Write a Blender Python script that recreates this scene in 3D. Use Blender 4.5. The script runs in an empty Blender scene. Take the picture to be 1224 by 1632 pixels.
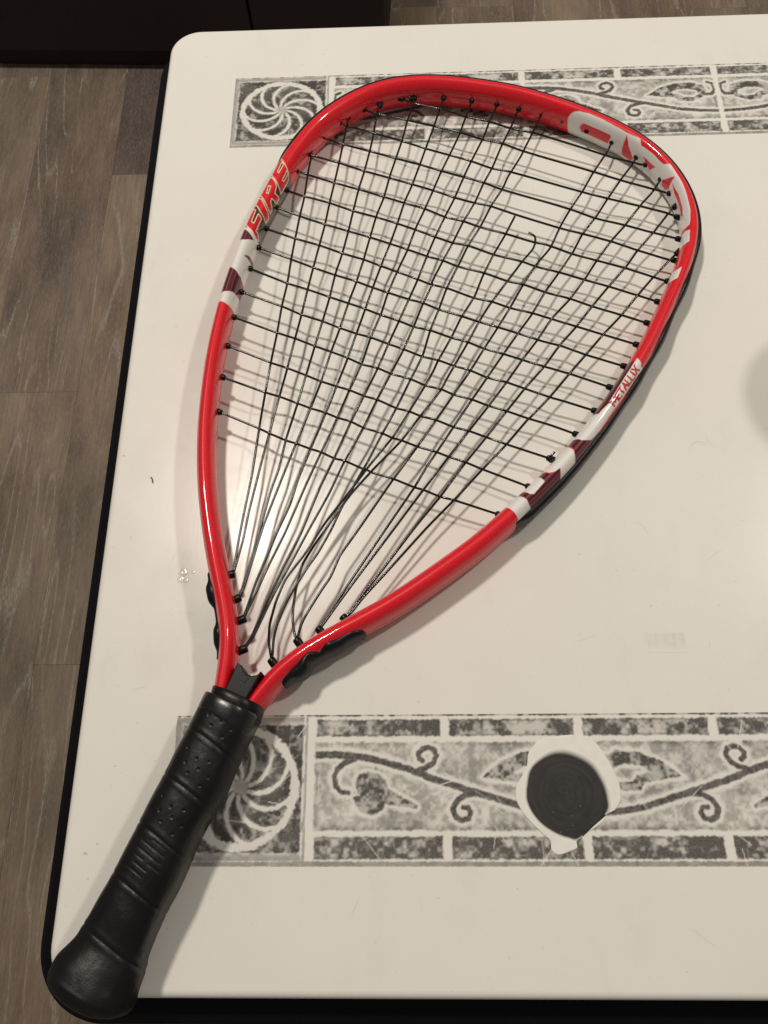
import bpy, math, random
import numpy as np
from mathutils import Vector, Matrix

S = bpy.context.scene
COL = S.collection
random.seed(4)
rng = np.random.default_rng(11)

# ------------------------------------------------------------------ camera, light, exposure
# metres; z = 0 is the white table top, the floor is 0.60 m below it
cam = bpy.data.objects.new('camera', bpy.data.cameras.new('camera'))
COL.objects.link(cam)
rot = Matrix([[0.9993868, 0.0136967, 0.0322247], [-0.0001174, 0.921624, -0.3880839], [-0.0350145, 0.3878422, 0.9210605]])
cam.matrix_world = Matrix.Translation((0, 0, .425)) @ rot.to_4x4()
cam.data.sensor_fit = 'VERTICAL'
cam.data.sensor_height = 24.0
cam.data.lens = 24.0*1374/1632
cam.data.clip_start = .02
cam.data.clip_end = 50
S.camera = cam

world = bpy.data.worlds.new('World')
S.world = world
world.use_nodes = True
bg = world.node_tree.nodes['Background']
bg.inputs['Color'].default_value = (1.0, .90, .80, 1)
bg.inputs['Strength'].default_value = .185

def bulb(loc, power, size):
    l = bpy.data.lights.new('ceiling_bulb', 'POINT')
    l.energy = power
    l.shadow_soft_size = size
    l.color = (1.0, .932, .825)
    o = bpy.data.objects.new('ceiling_bulb', l)
    o.location = loc
    COL.objects.link(o)
bulb((-.375, .840, 1.60), 69, .080)
bulb((1.12, .790, 1.60), 43, .066)

S.view_settings.view_transform = 'Standard'
S.view_settings.look = 'None'
S.view_settings.exposure = 0.0
S.view_settings.gamma = 1.0

# ------------------------------------------------------------------ measured outlines (metres on the table)
CENTRE = [[-0.09838,0.05859],[-0.09538,0.066],[-0.09282,0.07358],[-0.09097,0.08137],[-0.09017,0.08928],[-0.08976,0.0972],[-0.08999,0.10512],[-0.09092,0.11299],[-0.09243,0.12079],[-0.09433,0.12854],[-0.09638,0.13626],[-0.0984,0.144],[-0.10029,0.15176],[-0.10205,0.15956],[-0.10368,0.16739],[-0.10516,0.17525],[-0.10648,0.18313],[-0.1076,0.19105],[-0.10853,0.19899],[-0.10928,0.20695],[-0.10984,0.21492],[-0.1102,0.2229],[-0.11036,0.23089],[-0.11035,0.23889],[-0.11024,0.24688],[-0.10999,0.25488],[-0.10959,0.26286],[-0.10902,0.27083],[-0.10828,0.27879],[-0.10738,0.28674],[-0.10632,0.29466],[-0.1051,0.30257],[-0.1037,0.31044],[-0.10211,0.31827],[-0.10036,0.32607],[-0.09851,0.33385],[-0.09659,0.34162],[-0.09457,0.34935],[-0.09236,0.35702],[-0.0899,0.36462],[-0.08723,0.37215],[-0.08445,0.37964],[-0.08163,0.38713],[-0.07879,0.3946],[-0.07587,0.40204],[-0.07275,0.40938],[-0.06932,0.41658],[-0.06553,0.42359],[-0.06136,0.43037],[-0.05676,0.43684],[-0.05167,0.44291],[-0.04608,0.44854],[-0.04006,0.45371],[-0.03367,0.45842],[-0.02695,0.4626],[-0.01989,0.4661],[-0.0125,0.46879],[-0.00484,0.47064],[0.003,0.47172],[0.01092,0.47209],[0.01886,0.47187],[0.02679,0.47114],[0.03469,0.47],[0.04254,0.46853],[0.05034,0.46683],[0.0581,0.46492],[0.06579,0.46279],[0.07335,0.46032],[0.08077,0.45747],[0.08809,0.45431],[0.09533,0.45096],[0.10249,0.44742],[0.10952,0.44363],[0.1164,0.43958],[0.12311,0.43526],[0.12965,0.4307],[0.13595,0.42582],[0.14189,0.42056],[0.14737,0.41484],[0.1523,0.40865],[0.15664,0.40204],[0.16034,0.39505],[0.16336,0.38774],[0.16568,0.38018],[0.16724,0.37244],[0.16799,0.36461],[0.16784,0.35675],[0.16678,0.34895],[0.16494,0.34126],[0.16251,0.33369],[0.15967,0.32625],[0.15651,0.31892],[0.1531,0.31169],[0.14956,0.30452],[0.14597,0.29738],[0.14237,0.29023],[0.13873,0.28311],[0.13499,0.27605],[0.13109,0.26907],[0.12699,0.26221],[0.12273,0.25545],[0.11833,0.24877],[0.11384,0.24215],[0.10929,0.23557],[0.10467,0.22905],[0.09994,0.2226],[0.09507,0.21626],[0.09004,0.21005],[0.08486,0.20396],[0.07954,0.19799],[0.07409,0.19214],[0.06851,0.18642],[0.06281,0.18081],[0.05703,0.17529],[0.05121,0.16981],[0.04535,0.16437],[0.03939,0.15905],[0.03329,0.1539],[0.02702,0.14895],[0.02062,0.14416],[0.01416,0.13946],[0.00766,0.13479],[0.00113,0.13019],[-0.00549,0.12572],[-0.01226,0.12148],[-0.01916,0.11748],[-0.02616,0.11363],[-0.03319,0.10981],[-0.04017,0.10593],[-0.04702,0.10185],[-0.05364,0.09744],[-0.05988,0.09258],[-0.0656,0.08715],[-0.07076,0.08118],[-0.07556,0.07487],[-0.08005,0.06825],[-0.0842,0.06141],[-0.08814,0.05445]]
WIDTH_S = [0.0,0.0478,0.0956,0.1436,0.1916,0.2395,0.2875,0.3355,0.3833,0.4309,0.4783,0.5262,0.574,0.6218,0.6692,0.7166,0.7646,0.8126,0.8605,0.9085,0.9565,1.0044,1.0521]
WIDTH_A = [0.0046,0.00481,0.00508,0.00505,0.00487,0.0048,0.00508,0.00566,0.00607,0.00608,0.00591,0.00578,0.00558,0.00516,0.00483,0.00482,0.00496,0.00508,0.00536,0.00574,0.00596,0.00579,0.00512]
CROSS = [[[-0.00346,0.46519],[0.00514,0.46155],[0.02123,0.45504],[0.03422,0.45069],[0.05301,0.44356],[0.06478,0.4393],[0.0865,0.43091],[0.11047,0.42128],[0.1241,0.41519],[0.13336,0.41052],[0.1399,0.4081],[0.14454,0.40623],[0.14892,0.4064]],[[-0.02787,0.45632],[-0.01925,0.45314],[-0.0001,0.44597],[0.01789,0.44157],[0.03367,0.43459],[0.04839,0.42967],[0.06002,0.42485],[0.0735,0.41938],[0.08529,0.41399],[0.11492,0.40069],[0.13168,0.39473],[0.14989,0.38632],[0.16045,0.38306]],[[-0.04349,0.44549],[-0.03529,0.44196],[-0.02119,0.435],[-0.00276,0.42934],[0.01151,0.4216],[0.02717,0.41701],[0.03971,0.41072],[0.05316,0.40562],[0.06555,0.40095],[0.08388,0.39433],[0.10731,0.38583],[0.12149,0.37944],[0.14134,0.37422],[0.15254,0.3692],[0.16233,0.36483]],[[-0.05476,0.43339],[-0.04063,0.42612],[-0.02311,0.42121],[-0.00731,0.41378],[0.00835,0.40963],[0.02091,0.40302],[0.03537,0.39897],[0.04675,0.39311],[0.05858,0.38854],[0.08273,0.37827],[0.09799,0.37156],[0.11258,0.36565],[0.12973,0.35881],[0.14691,0.35381],[0.1609,0.34831]],[[-0.06277,0.41935],[-0.05824,0.41667],[-0.04233,0.41185],[-0.02701,0.40389],[-0.0108,0.39917],[0.00274,0.39264],[0.0162,0.38866],[0.02851,0.38165],[0.04132,0.37836],[0.05069,0.37454],[0.06507,0.36825],[0.08156,0.36198],[0.09125,0.35825],[0.10389,0.35273],[0.12111,0.34777],[0.13509,0.34001],[0.15629,0.33281]],[[-0.06987,0.40556],[-0.06172,0.40262],[-0.0454,0.39475],[-0.02931,0.39008],[-0.01469,0.38301],[-0.00174,0.3791],[0.01014,0.3734],[0.02285,0.36774],[0.03314,0.36337],[0.04384,0.35961],[0.05811,0.35346],[0.08043,0.34607],[0.08453,0.34368],[0.09711,0.33886],[0.11041,0.33293],[0.12734,0.32813],[0.14198,0.32059],[0.15069,0.31767]],[[-0.07508,0.39026],[-0.064,0.38447],[-0.04747,0.37988],[-0.03342,0.37231],[-0.01897,0.36843],[-0.00664,0.36222],[0.00467,0.35846],[0.01584,0.35178],[0.02698,0.34808],[0.03528,0.34503],[0.05083,0.339],[0.06622,0.33302],[0.07523,0.33004],[0.07477,0.33004],[0.08768,0.32476],[0.10281,0.32004],[0.11543,0.31429],[0.13242,0.30853],[0.14306,0.30346]],[[-0.08103,0.37677],[-0.06538,0.36981],[-0.05037,0.36234],[-0.03558,0.35792],[-0.02325,0.35216],[-0.01047,0.34808],[-0.00068,0.34268],[0.01136,0.33845],[0.02007,0.33429],[0.02921,0.33072],[0.04416,0.32483],[0.05809,0.31957],[0.06611,0.31644],[0.07799,0.31205],[0.09253,0.30601],[0.1056,0.30125],[0.12014,0.29457],[0.13534,0.28901]],[[-0.08613,0.3605],[-0.06801,0.35192],[-0.05279,0.34757],[-0.03951,0.34038],[-0.02641,0.33671],[-0.01654,0.33083],[-0.00638,0.32727],[0.00505,0.3209],[0.01324,0.31798],[0.02183,0.31451],[0.03752,0.3082],[0.04687,0.30478],[0.05839,0.30081],[0.07023,0.29631],[0.08162,0.29293],[0.09449,0.28689],[0.10997,0.28192],[0.12767,0.27458]],[[-0.08987,0.34604],[-0.06929,0.33736],[-0.05647,0.33029],[-0.04292,0.32554],[-0.03039,0.31972],[-0.02073,0.31623],[-0.0124,0.31166],[0.00031,0.30762],[0.00797,0.30422],[0.01737,0.30028],[0.0298,0.29469],[0.04042,0.29133],[0.05003,0.28693],[0.0614,0.2836],[0.07341,0.27766],[0.0851,0.2749],[0.09811,0.268],[0.11915,0.26057]],[[-0.09411,0.33085],[-0.0713,0.31919],[-0.05875,0.31543],[-0.04621,0.30904],[-0.03475,0.30536],[-0.02517,0.30031],[-0.01604,0.29693],[-0.00615,0.29194],[0.00277,0.28861],[0.01165,0.2853],[0.024,0.28091],[0.03273,0.27712],[0.04229,0.27334],[0.05219,0.26907],[0.06296,0.26585],[0.07439,0.26059],[0.08882,0.25636],[0.10996,0.24708]],[[-0.09815,0.31398],[-0.07335,0.30369],[-0.06219,0.297],[-0.04942,0.29305],[-0.03985,0.28756],[-0.02951,0.28424],[-0.02225,0.28097],[-0.01157,0.27715],[-0.00363,0.27287],[0.00734,0.26858],[0.01563,0.26539],[0.02517,0.26219],[0.03334,0.25853],[0.04316,0.25436],[0.05294,0.25072],[0.06352,0.2471],[0.07598,0.241],[0.08515,0.23795],[0.10041,0.23241]],[[-0.10137,0.29644],[-0.07563,0.28483],[-0.06474,0.28151],[-0.05383,0.27558],[-0.04398,0.27232],[-0.03504,0.26754],[-0.02663,0.26383],[-0.01818,0.26066],[-0.01031,0.25751],[0.00012,0.25334],[0.00875,0.24971],[0.0169,0.24662],[0.02458,0.24355],[0.03348,0.23999],[0.04318,0.23644],[0.05236,0.23243],[0.06402,0.22842],[0.07476,0.22446],[0.08898,0.2181]],[[-0.10343,0.27682],[-0.07779,0.26547],[-0.06877,0.26125],[-0.05763,0.25704],[-0.04962,0.25239],[-0.0404,0.24977],[-0.03383,0.24669],[-0.02557,0.2436],[-0.01856,0.24055],[-0.00738,0.23551],[-0.00098,0.23299],[0.00582,0.23048],[0.01343,0.2275],[0.02351,0.22354],[0.03102,0.22059],[0.041,0.21715],[0.05083,0.21232],[0.07033,0.20512],[0.07405,0.20369]],[[-0.10479,0.25624],[-0.08026,0.2457],[-0.0719,0.24361],[-0.06217,0.23855],[-0.05432,0.236],[-0.04648,0.23249],[-0.03956,0.22998],[-0.03267,0.227],[-0.0253,0.22355],[-0.01552,0.21962],[-0.0096,0.21717],[-0.0054,0.21523],[0.00383,0.21183],[0.0134,0.20798],[0.02044,0.20558],[0.02865,0.20179],[0.03804,0.19801],[0.06176,0.18732]],[[-0.10507,0.23419],[-0.08207,0.22364],[-0.07676,0.22022],[-0.06723,0.21631],[-0.06205,0.21388],[-0.0535,0.21097],[-0.04837,0.20857],[-0.04073,0.20522],[-0.03566,0.20331],[-0.02508,0.19876],[-0.02132,0.19689],[-0.00971,0.19248],[0.00181,0.18783],[0.00589,0.18599],[0.01525,0.18232],[0.02173,0.18003],[0.04537,0.17169]]]
MAIN = [[[-0.05973,0.42609],[-0.06048,0.41541],[-0.06172,0.40262],[-0.06352,0.38447],[-0.06538,0.36981],[-0.06801,0.35192],[-0.06929,0.33736],[-0.0713,0.31919],[-0.07335,0.30369],[-0.07563,0.28483],[-0.07779,0.26547],[-0.08026,0.2457],[-0.08207,0.22364],[-0.08429,0.19634],[-0.0874,0.1729],[-0.089,0.1598],[-0.0905,0.14361],[-0.09083,0.14152],[-0.09084,0.14024]],[[-0.03704,0.45078],[-0.0384,0.44135],[-0.04063,0.42612],[-0.04233,0.41185],[-0.0454,0.39475],[-0.04747,0.37988],[-0.05037,0.36234],[-0.05279,0.34757],[-0.05647,0.33029],[-0.05875,0.31543],[-0.06219,0.297],[-0.06474,0.28151],[-0.06877,0.26125],[-0.0719,0.24361],[-0.07676,0.22022],[-0.08006,0.20278],[-0.085,0.17377],[-0.08673,0.15978],[-0.08994,0.14361],[-0.09066,0.14126],[-0.09084,0.14024]],[[-0.01684,0.46132],[-0.01875,0.45313],[-0.02119,0.435],[-0.02311,0.42121],[-0.02691,0.40389],[-0.0297,0.39071],[-0.03342,0.37231],[-0.03558,0.35792],[-0.03951,0.34038],[-0.04292,0.32554],[-0.04621,0.30904],[-0.04942,0.29305],[-0.05383,0.27558],[-0.05763,0.25704],[-0.06217,0.23855],[-0.06723,0.21631],[-0.07023,0.19898],[-0.07413,0.18531],[-0.07837,0.16493],[-0.08156,0.15031],[-0.08576,0.13194],[-0.08662,0.12932],[-0.087,0.12763]],[[0.0056,0.46583],[0.00249,0.4527],[0.0004,0.44596],[-0.00276,0.42934],[-0.00731,0.41378],[-0.0108,0.39917],[-0.01469,0.38301],[-0.01897,0.36843],[-0.02315,0.3518],[-0.02631,0.33614],[-0.03085,0.31973],[-0.03475,0.30536],[-0.03985,0.28756],[-0.04398,0.27232],[-0.04962,0.25239],[-0.05432,0.236],[-0.06205,0.21388],[-0.06835,0.19436],[-0.0765,0.16798],[-0.07914,0.15714],[-0.08487,0.13276],[-0.08629,0.12907],[-0.087,0.12763]],[[0.02456,0.46571],[0.02123,0.45504],[0.01789,0.44157],[0.01151,0.4216],[0.00835,0.40963],[0.00274,0.39264],[-0.00174,0.3791],[-0.00664,0.36222],[-0.01047,0.34808],[-0.01654,0.33083],[-0.02064,0.31623],[-0.02554,0.30031],[-0.02987,0.28424],[-0.03504,0.26754],[-0.0404,0.24977],[-0.04648,0.23249],[-0.0535,0.21097],[-0.05957,0.19337],[-0.06349,0.17804],[-0.06935,0.16312],[-0.0743,0.14941],[-0.07908,0.1352],[-0.08297,0.12133],[-0.0835,0.11972],[-0.08373,0.11687]],[[0.04277,0.46312],[0.03931,0.45195],[0.03367,0.43459],[0.02717,0.41701],[0.02091,0.40302],[0.0162,0.38866],[0.01014,0.3734],[0.00467,0.35846],[-0.00068,0.34268],[-0.00638,0.32727],[-0.0124,0.31166],[-0.01604,0.29693],[-0.02225,0.28097],[-0.02655,0.26435],[-0.03383,0.24669],[-0.03956,0.22998],[-0.04837,0.20857],[-0.05608,0.18878],[-0.06566,0.16223],[-0.07216,0.14686],[-0.07775,0.13271],[-0.08253,0.12052],[-0.08321,0.11891],[-0.08373,0.11687]],[[0.05884,0.45975],[0.05762,0.45566],[0.05307,0.4449],[0.04839,0.42967],[0.03971,0.41072],[0.03537,0.39897],[0.02851,0.38165],[0.02285,0.36774],[0.01584,0.35178],[0.01136,0.33845],[0.00505,0.3209],[0.00031,0.30762],[-0.00615,0.29194],[-0.01157,0.27715],[-0.01818,0.26066],[-0.02505,0.2436],[-0.03267,0.227],[-0.04073,0.20522],[-0.0478,0.18871],[-0.05753,0.1613],[-0.06489,0.14513],[-0.07197,0.12776],[-0.0801,0.10618],[-0.08168,0.10423],[-0.08224,0.10185]],[[0.07272,0.45508],[0.0704,0.44996],[0.06677,0.43926],[0.06002,0.42485],[0.05316,0.40562],[0.04675,0.39311],[0.04132,0.37836],[0.03314,0.36337],[0.02698,0.34808],[0.02007,0.33429],[0.01324,0.31798],[0.01416,0.31796],[0.00797,0.30422],[0.00277,0.28861],[-0.00363,0.27287],[-0.01031,0.25751],[-0.01856,0.24055],[-0.0253,0.22355],[-0.03566,0.20331],[-0.04356,0.18415],[-0.05243,0.16604],[-0.06101,0.14763],[-0.0697,0.12938],[-0.07933,0.10618],[-0.08135,0.10384],[-0.08224,0.10185]],[[0.08706,0.45098],[0.08406,0.44428],[0.0735,0.41938],[0.07122,0.41425],[0.06253,0.39911],[0.05858,0.38854],[0.05075,0.37576],[0.04384,0.35961],[0.03528,0.34503],[0.03019,0.33242],[0.02183,0.31451],[0.01737,0.30028],[0.01165,0.2853],[0.00734,0.26858],[0.00012,0.25334],[-0.00738,0.23551],[-0.01552,0.21962],[-0.02303,0.20273],[-0.0259,0.1972],[-0.03284,0.18316],[-0.0364,0.17605],[-0.04181,0.16292],[-0.04793,0.15093],[-0.0525,0.14403],[-0.05736,0.13573],[-0.06234,0.12648],[-0.06699,0.11403],[-0.06839,0.10613],[-0.06846,0.09834],[-0.06896,0.09593]],[[0.06493,0.36753],[0.05811,0.35346],[0.05083,0.339],[0.04368,0.32427],[0.03798,0.3082],[0.0298,0.29469],[0.024,0.28091],[0.01563,0.26539],[0.01329,0.25927],[0.00875,0.24971],[-0.00098,0.23299],[-0.0096,0.21717],[-0.02259,0.2004],[-0.03286,0.18497],[-0.04476,0.1673],[-0.05432,0.15055],[-0.06373,0.13676],[-0.06793,0.12529],[-0.07068,0.11325],[-0.07077,0.10457],[-0.06945,0.09834],[-0.06896,0.09593]],[[0.07173,0.35407],[0.07397,0.35262],[0.0757,0.35048],[0.07554,0.34673],[0.0742,0.3421],[0.06668,0.33301],[0.05809,0.31957],[0.04682,0.30369],[0.03899,0.28921],[0.03273,0.27712],[0.02517,0.26219],[0.02011,0.25311],[0.0169,0.24662],[0.00582,0.23048],[-0.0054,0.21523],[-0.0205,0.19762],[-0.03161,0.18405],[-0.04312,0.16685],[-0.05124,0.15437],[-0.05591,0.14591],[-0.05863,0.13383],[-0.05983,0.12281],[-0.05969,0.11558],[-0.05824,0.10844],[-0.05692,0.10583]],[[0.12951,0.42613],[0.12465,0.41583],[0.11492,0.40069],[0.10731,0.38583],[0.09797,0.37132],[0.09125,0.35825],[0.08453,0.34368],[0.07477,0.33004],[0.06609,0.3161],[0.05839,0.30081],[0.05003,0.28693],[0.04229,0.27334],[0.03334,0.25853],[0.02415,0.24355],[0.01343,0.2275],[0.00383,0.21183],[-0.00971,0.19248],[-0.02641,0.16611],[-0.03555,0.15213],[-0.03725,0.14916],[-0.04146,0.13828],[-0.04465,0.13334],[-0.04803,0.12762],[-0.05393,0.11715],[-0.05569,0.11238],[-0.05668,0.10804],[-0.05692,0.10583]],[[0.14342,0.41341],[0.14036,0.40784],[0.13168,0.39473],[0.12149,0.37944],[0.11352,0.36564],[0.10389,0.35273],[0.09711,0.33886],[0.08768,0.32476],[0.0789,0.31093],[0.07022,0.2961],[0.06181,0.28307],[0.05219,0.26907],[0.04316,0.25436],[0.03348,0.23999],[0.02351,0.22354],[0.0134,0.20798],[0.00821,0.19966],[0.00181,0.18783],[-0.01224,0.166],[-0.03208,0.13491],[-0.03968,0.1227],[-0.04476,0.11431],[-0.04565,0.11312],[-0.04646,0.11145]],[[0.15629,0.39542],[0.1503,0.3857],[0.14134,0.37422],[0.12973,0.35881],[0.12111,0.34777],[0.11041,0.33293],[0.10281,0.32004],[0.09253,0.30601],[0.08162,0.29293],[0.07363,0.28081],[0.0634,0.26584],[0.05294,0.25072],[0.04318,0.23644],[0.03102,0.22059],[0.02044,0.20558],[0.00589,0.18599],[-0.0082,0.16597],[-0.03126,0.13326],[-0.03927,0.12149],[-0.04443,0.11375],[-0.04533,0.11272],[-0.04646,0.11145]],[[0.16192,0.37315],[0.15655,0.36733],[0.14691,0.35381],[0.13509,0.34001],[0.12734,0.32813],[0.11543,0.31429],[0.1056,0.30125],[0.09449,0.28689],[0.08464,0.27469],[0.07439,0.26059],[0.06352,0.2471],[0.05194,0.23243],[0.041,0.21715],[0.02865,0.20179],[0.01525,0.18232],[0.00231,0.16589],[-0.01443,0.14312],[-0.02571,0.12831],[-0.03145,0.11984],[-0.03298,0.11824],[-0.03444,0.11736]],[[0.15887,0.33849],[0.15514,0.33454],[0.14198,0.32059],[0.13242,0.30853],[0.12052,0.29402],[0.10997,0.28192],[0.09811,0.268],[0.08882,0.25636],[0.07598,0.241],[0.06487,0.22842],[0.06399,0.22794],[0.05083,0.21232],[0.03804,0.19801],[0.02173,0.18003],[0.00837,0.16585],[-0.01443,0.13936],[-0.02492,0.12749],[-0.03106,0.11943],[-0.03259,0.118],[-0.03444,0.11736]]]
GROMMETS = [([-0.00282,0.46492],[0.00514,0.46155]),([0.14822,0.40637],[0.14454,0.40623]),([-0.02721,0.45608],[-0.01925,0.45314]),([0.15978,0.38327],[0.14989,0.38632]),([-0.04285,0.44521],[-0.03529,0.44196]),([0.16169,0.36512],[0.15254,0.3692]),([-0.05414,0.43307],[-0.04063,0.42612]),([0.16025,0.34857],[0.14691,0.35381]),([-0.06217,0.41899],[-0.05824,0.41667]),([0.15563,0.33304],[0.13509,0.34001]),([-0.06921,0.40532],[-0.06172,0.40262]),([0.15003,0.31789],[0.14198,0.32059]),([-0.07446,0.38994],[-0.064,0.38447]),([0.14243,0.30376],[0.13242,0.30853]),([-0.08039,0.37649],[-0.06538,0.36981]),([0.13468,0.28925],[0.12014,0.29457]),([-0.0855,0.3602],[-0.06801,0.35192]),([0.12702,0.27485],[0.10997,0.28192]),([-0.08923,0.34577],[-0.06929,0.33736]),([0.11849,0.2608],[0.09811,0.268]),([-0.09349,0.33053],[-0.0713,0.31919]),([0.10932,0.24736],[0.08882,0.25636]),([-0.0975,0.31371],[-0.07335,0.30369]),([0.09975,0.23265],[0.08515,0.23795]),([-0.10073,0.29615],[-0.07563,0.28483]),([0.08834,0.21839],[0.07476,0.22446]),([-0.10279,0.27654],[-0.07779,0.26547]),([0.0734,0.20394],[0.07033,0.20512]),([-0.10415,0.25596],[-0.08026,0.2457]),([0.06112,0.18761],[0.03804,0.19801]),([-0.10443,0.2339],[-0.08207,0.22364]),([0.04471,0.17192],[0.02173,0.18003]),([-0.05978,0.42539],[-0.06048,0.41541]),([-0.03714,0.45009],[-0.0384,0.44135]),([-0.017,0.46064],[-0.01875,0.45313]),([0.00544,0.46515],[0.00249,0.4527]),([0.02435,0.46504],[0.02123,0.45504]),([0.04256,0.46245],[0.03931,0.45195]),([0.05864,0.45908],[0.05762,0.45566]),([0.07243,0.45444],[0.0704,0.44996]),([0.08677,0.45034],[0.08406,0.44428]),([0.12921,0.4255],[0.12465,0.41583]),([0.14308,0.4128],[0.14036,0.40784]),([0.15592,0.39482],[0.1503,0.3857]),([0.16145,0.37264],[0.15655,0.36733]),([0.15839,0.33798],[0.15514,0.33454]),([0.09979,0.44414],[0.09174,0.42686]),([0.11434,0.4353],[0.10464,0.4162]),([-0.01701,0.45899],[-0.01924,0.45042])]
THROAT_GROMMETS = [([-0.09084,0.14024],[-0.08895,0.14067]),([-0.087,0.12763],[-0.085,0.12865]),([-0.08373,0.11687],[-0.08173,0.1177]),([-0.08224,0.10185],[-0.08027,0.10266]),([-0.06896,0.09593],[-0.07043,0.09796]),([-0.05692,0.10583],[-0.05821,0.10765]),([-0.04646,0.11145],[-0.04798,0.11329]),([-0.03444,0.11736],[-0.03611,0.11922])]
GRIP = [([-0.09949,0.07699],[-0.07094,0.06918]),([-0.1068,0.06034],[-0.08003,0.0473]),([-0.1142,0.04414],[-0.08749,0.02833]),([-0.12129,0.0275],[-0.09515,0.01568]),([-0.12826,0.01226],[-0.10127,-0.00125]),([-0.13577,-0.00425],[-0.10828,-0.01604]),([-0.14244,-0.01775],[-0.11381,-0.02952]),([-0.14698,-0.02519],[-0.11504,-0.03763]),([-0.15353,-0.03091],[-0.11607,-0.04475]),([-0.15623,-0.03616],[-0.11695,-0.0506]),([-0.15653,-0.04134],[-0.1208,-0.056]),([-0.15526,-0.04489],[-0.12251,-0.05884])]
COLLAR = [([-0.09532,0.08323],[-0.07066,0.07168]),([-0.09693,0.07685],[-0.07123,0.06849])]
BRIDGE = [[-0.08295,0.09208],[-0.08079,0.0908],[-0.07977,0.08871],[-0.07817,0.08685],[-0.07627,0.08587],[-0.07371,0.08622],[-0.0712,0.08753],[-0.0778,0.07495],[-0.088,0.07959]]
PATCH = [[0.0466,0.03587],[0.04799,0.03977],[0.05252,0.04706],[0.05414,0.0539],[0.0592,0.05906],[0.06523,0.06077],[0.07477,0.06189],[0.08292,0.06068],[0.08777,0.05604],[0.09223,0.04804],[0.09536,0.03905],[0.09523,0.03242],[0.09249,0.02805],[0.08828,0.02589],[0.08564,0.02211],[0.07424,0.01518],[0.07336,0.01147],[0.06985,0.00989],[0.06581,0.00853],[0.06302,0.00885],[0.06149,0.01095],[0.06121,0.01466],[0.05641,0.01894],[0.05003,0.02598],[0.04695,0.03201]]
DISC = [[0.0513,0.03697],[0.05362,0.04593],[0.05989,0.05216],[0.06716,0.05522],[0.07531,0.05438],[0.0842,0.0492],[0.08913,0.04018],[0.09031,0.03243],[0.08919,0.02697],[0.08177,0.02083],[0.07422,0.01496],[0.06974,0.01539],[0.06424,0.01732],[0.05827,0.02109],[0.05372,0.0263],[0.05133,0.03199]]
BARCODE = [[0.11452,0.1121],[0.13499,0.11191],[0.13543,0.1014],[0.11515,0.10158]]
MARKS = {'fibre':[[-0.14301,0.20158],[-0.14219,0.20042],[-0.1416,0.19813]],'ring':[[0.15149,0.21253],[0.15302,0.21633],[0.15667,0.21819],[0.15994,0.21736],[0.1613,0.21503]],'glue':[[-0.12024,0.14636],[-0.1185,0.14185],[-0.12121,0.14257],[-0.11492,0.1463]],'knots':[[-0.01765,0.46189],[0.07419,0.20341],[0.00355,0.46477]],'speck':[[-0.15999,0.21536],[-0.13842,0.30073],[-0.15355,0.00929],[-0.14849,0.01336],[-0.16072,-0.03354]]}
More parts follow.
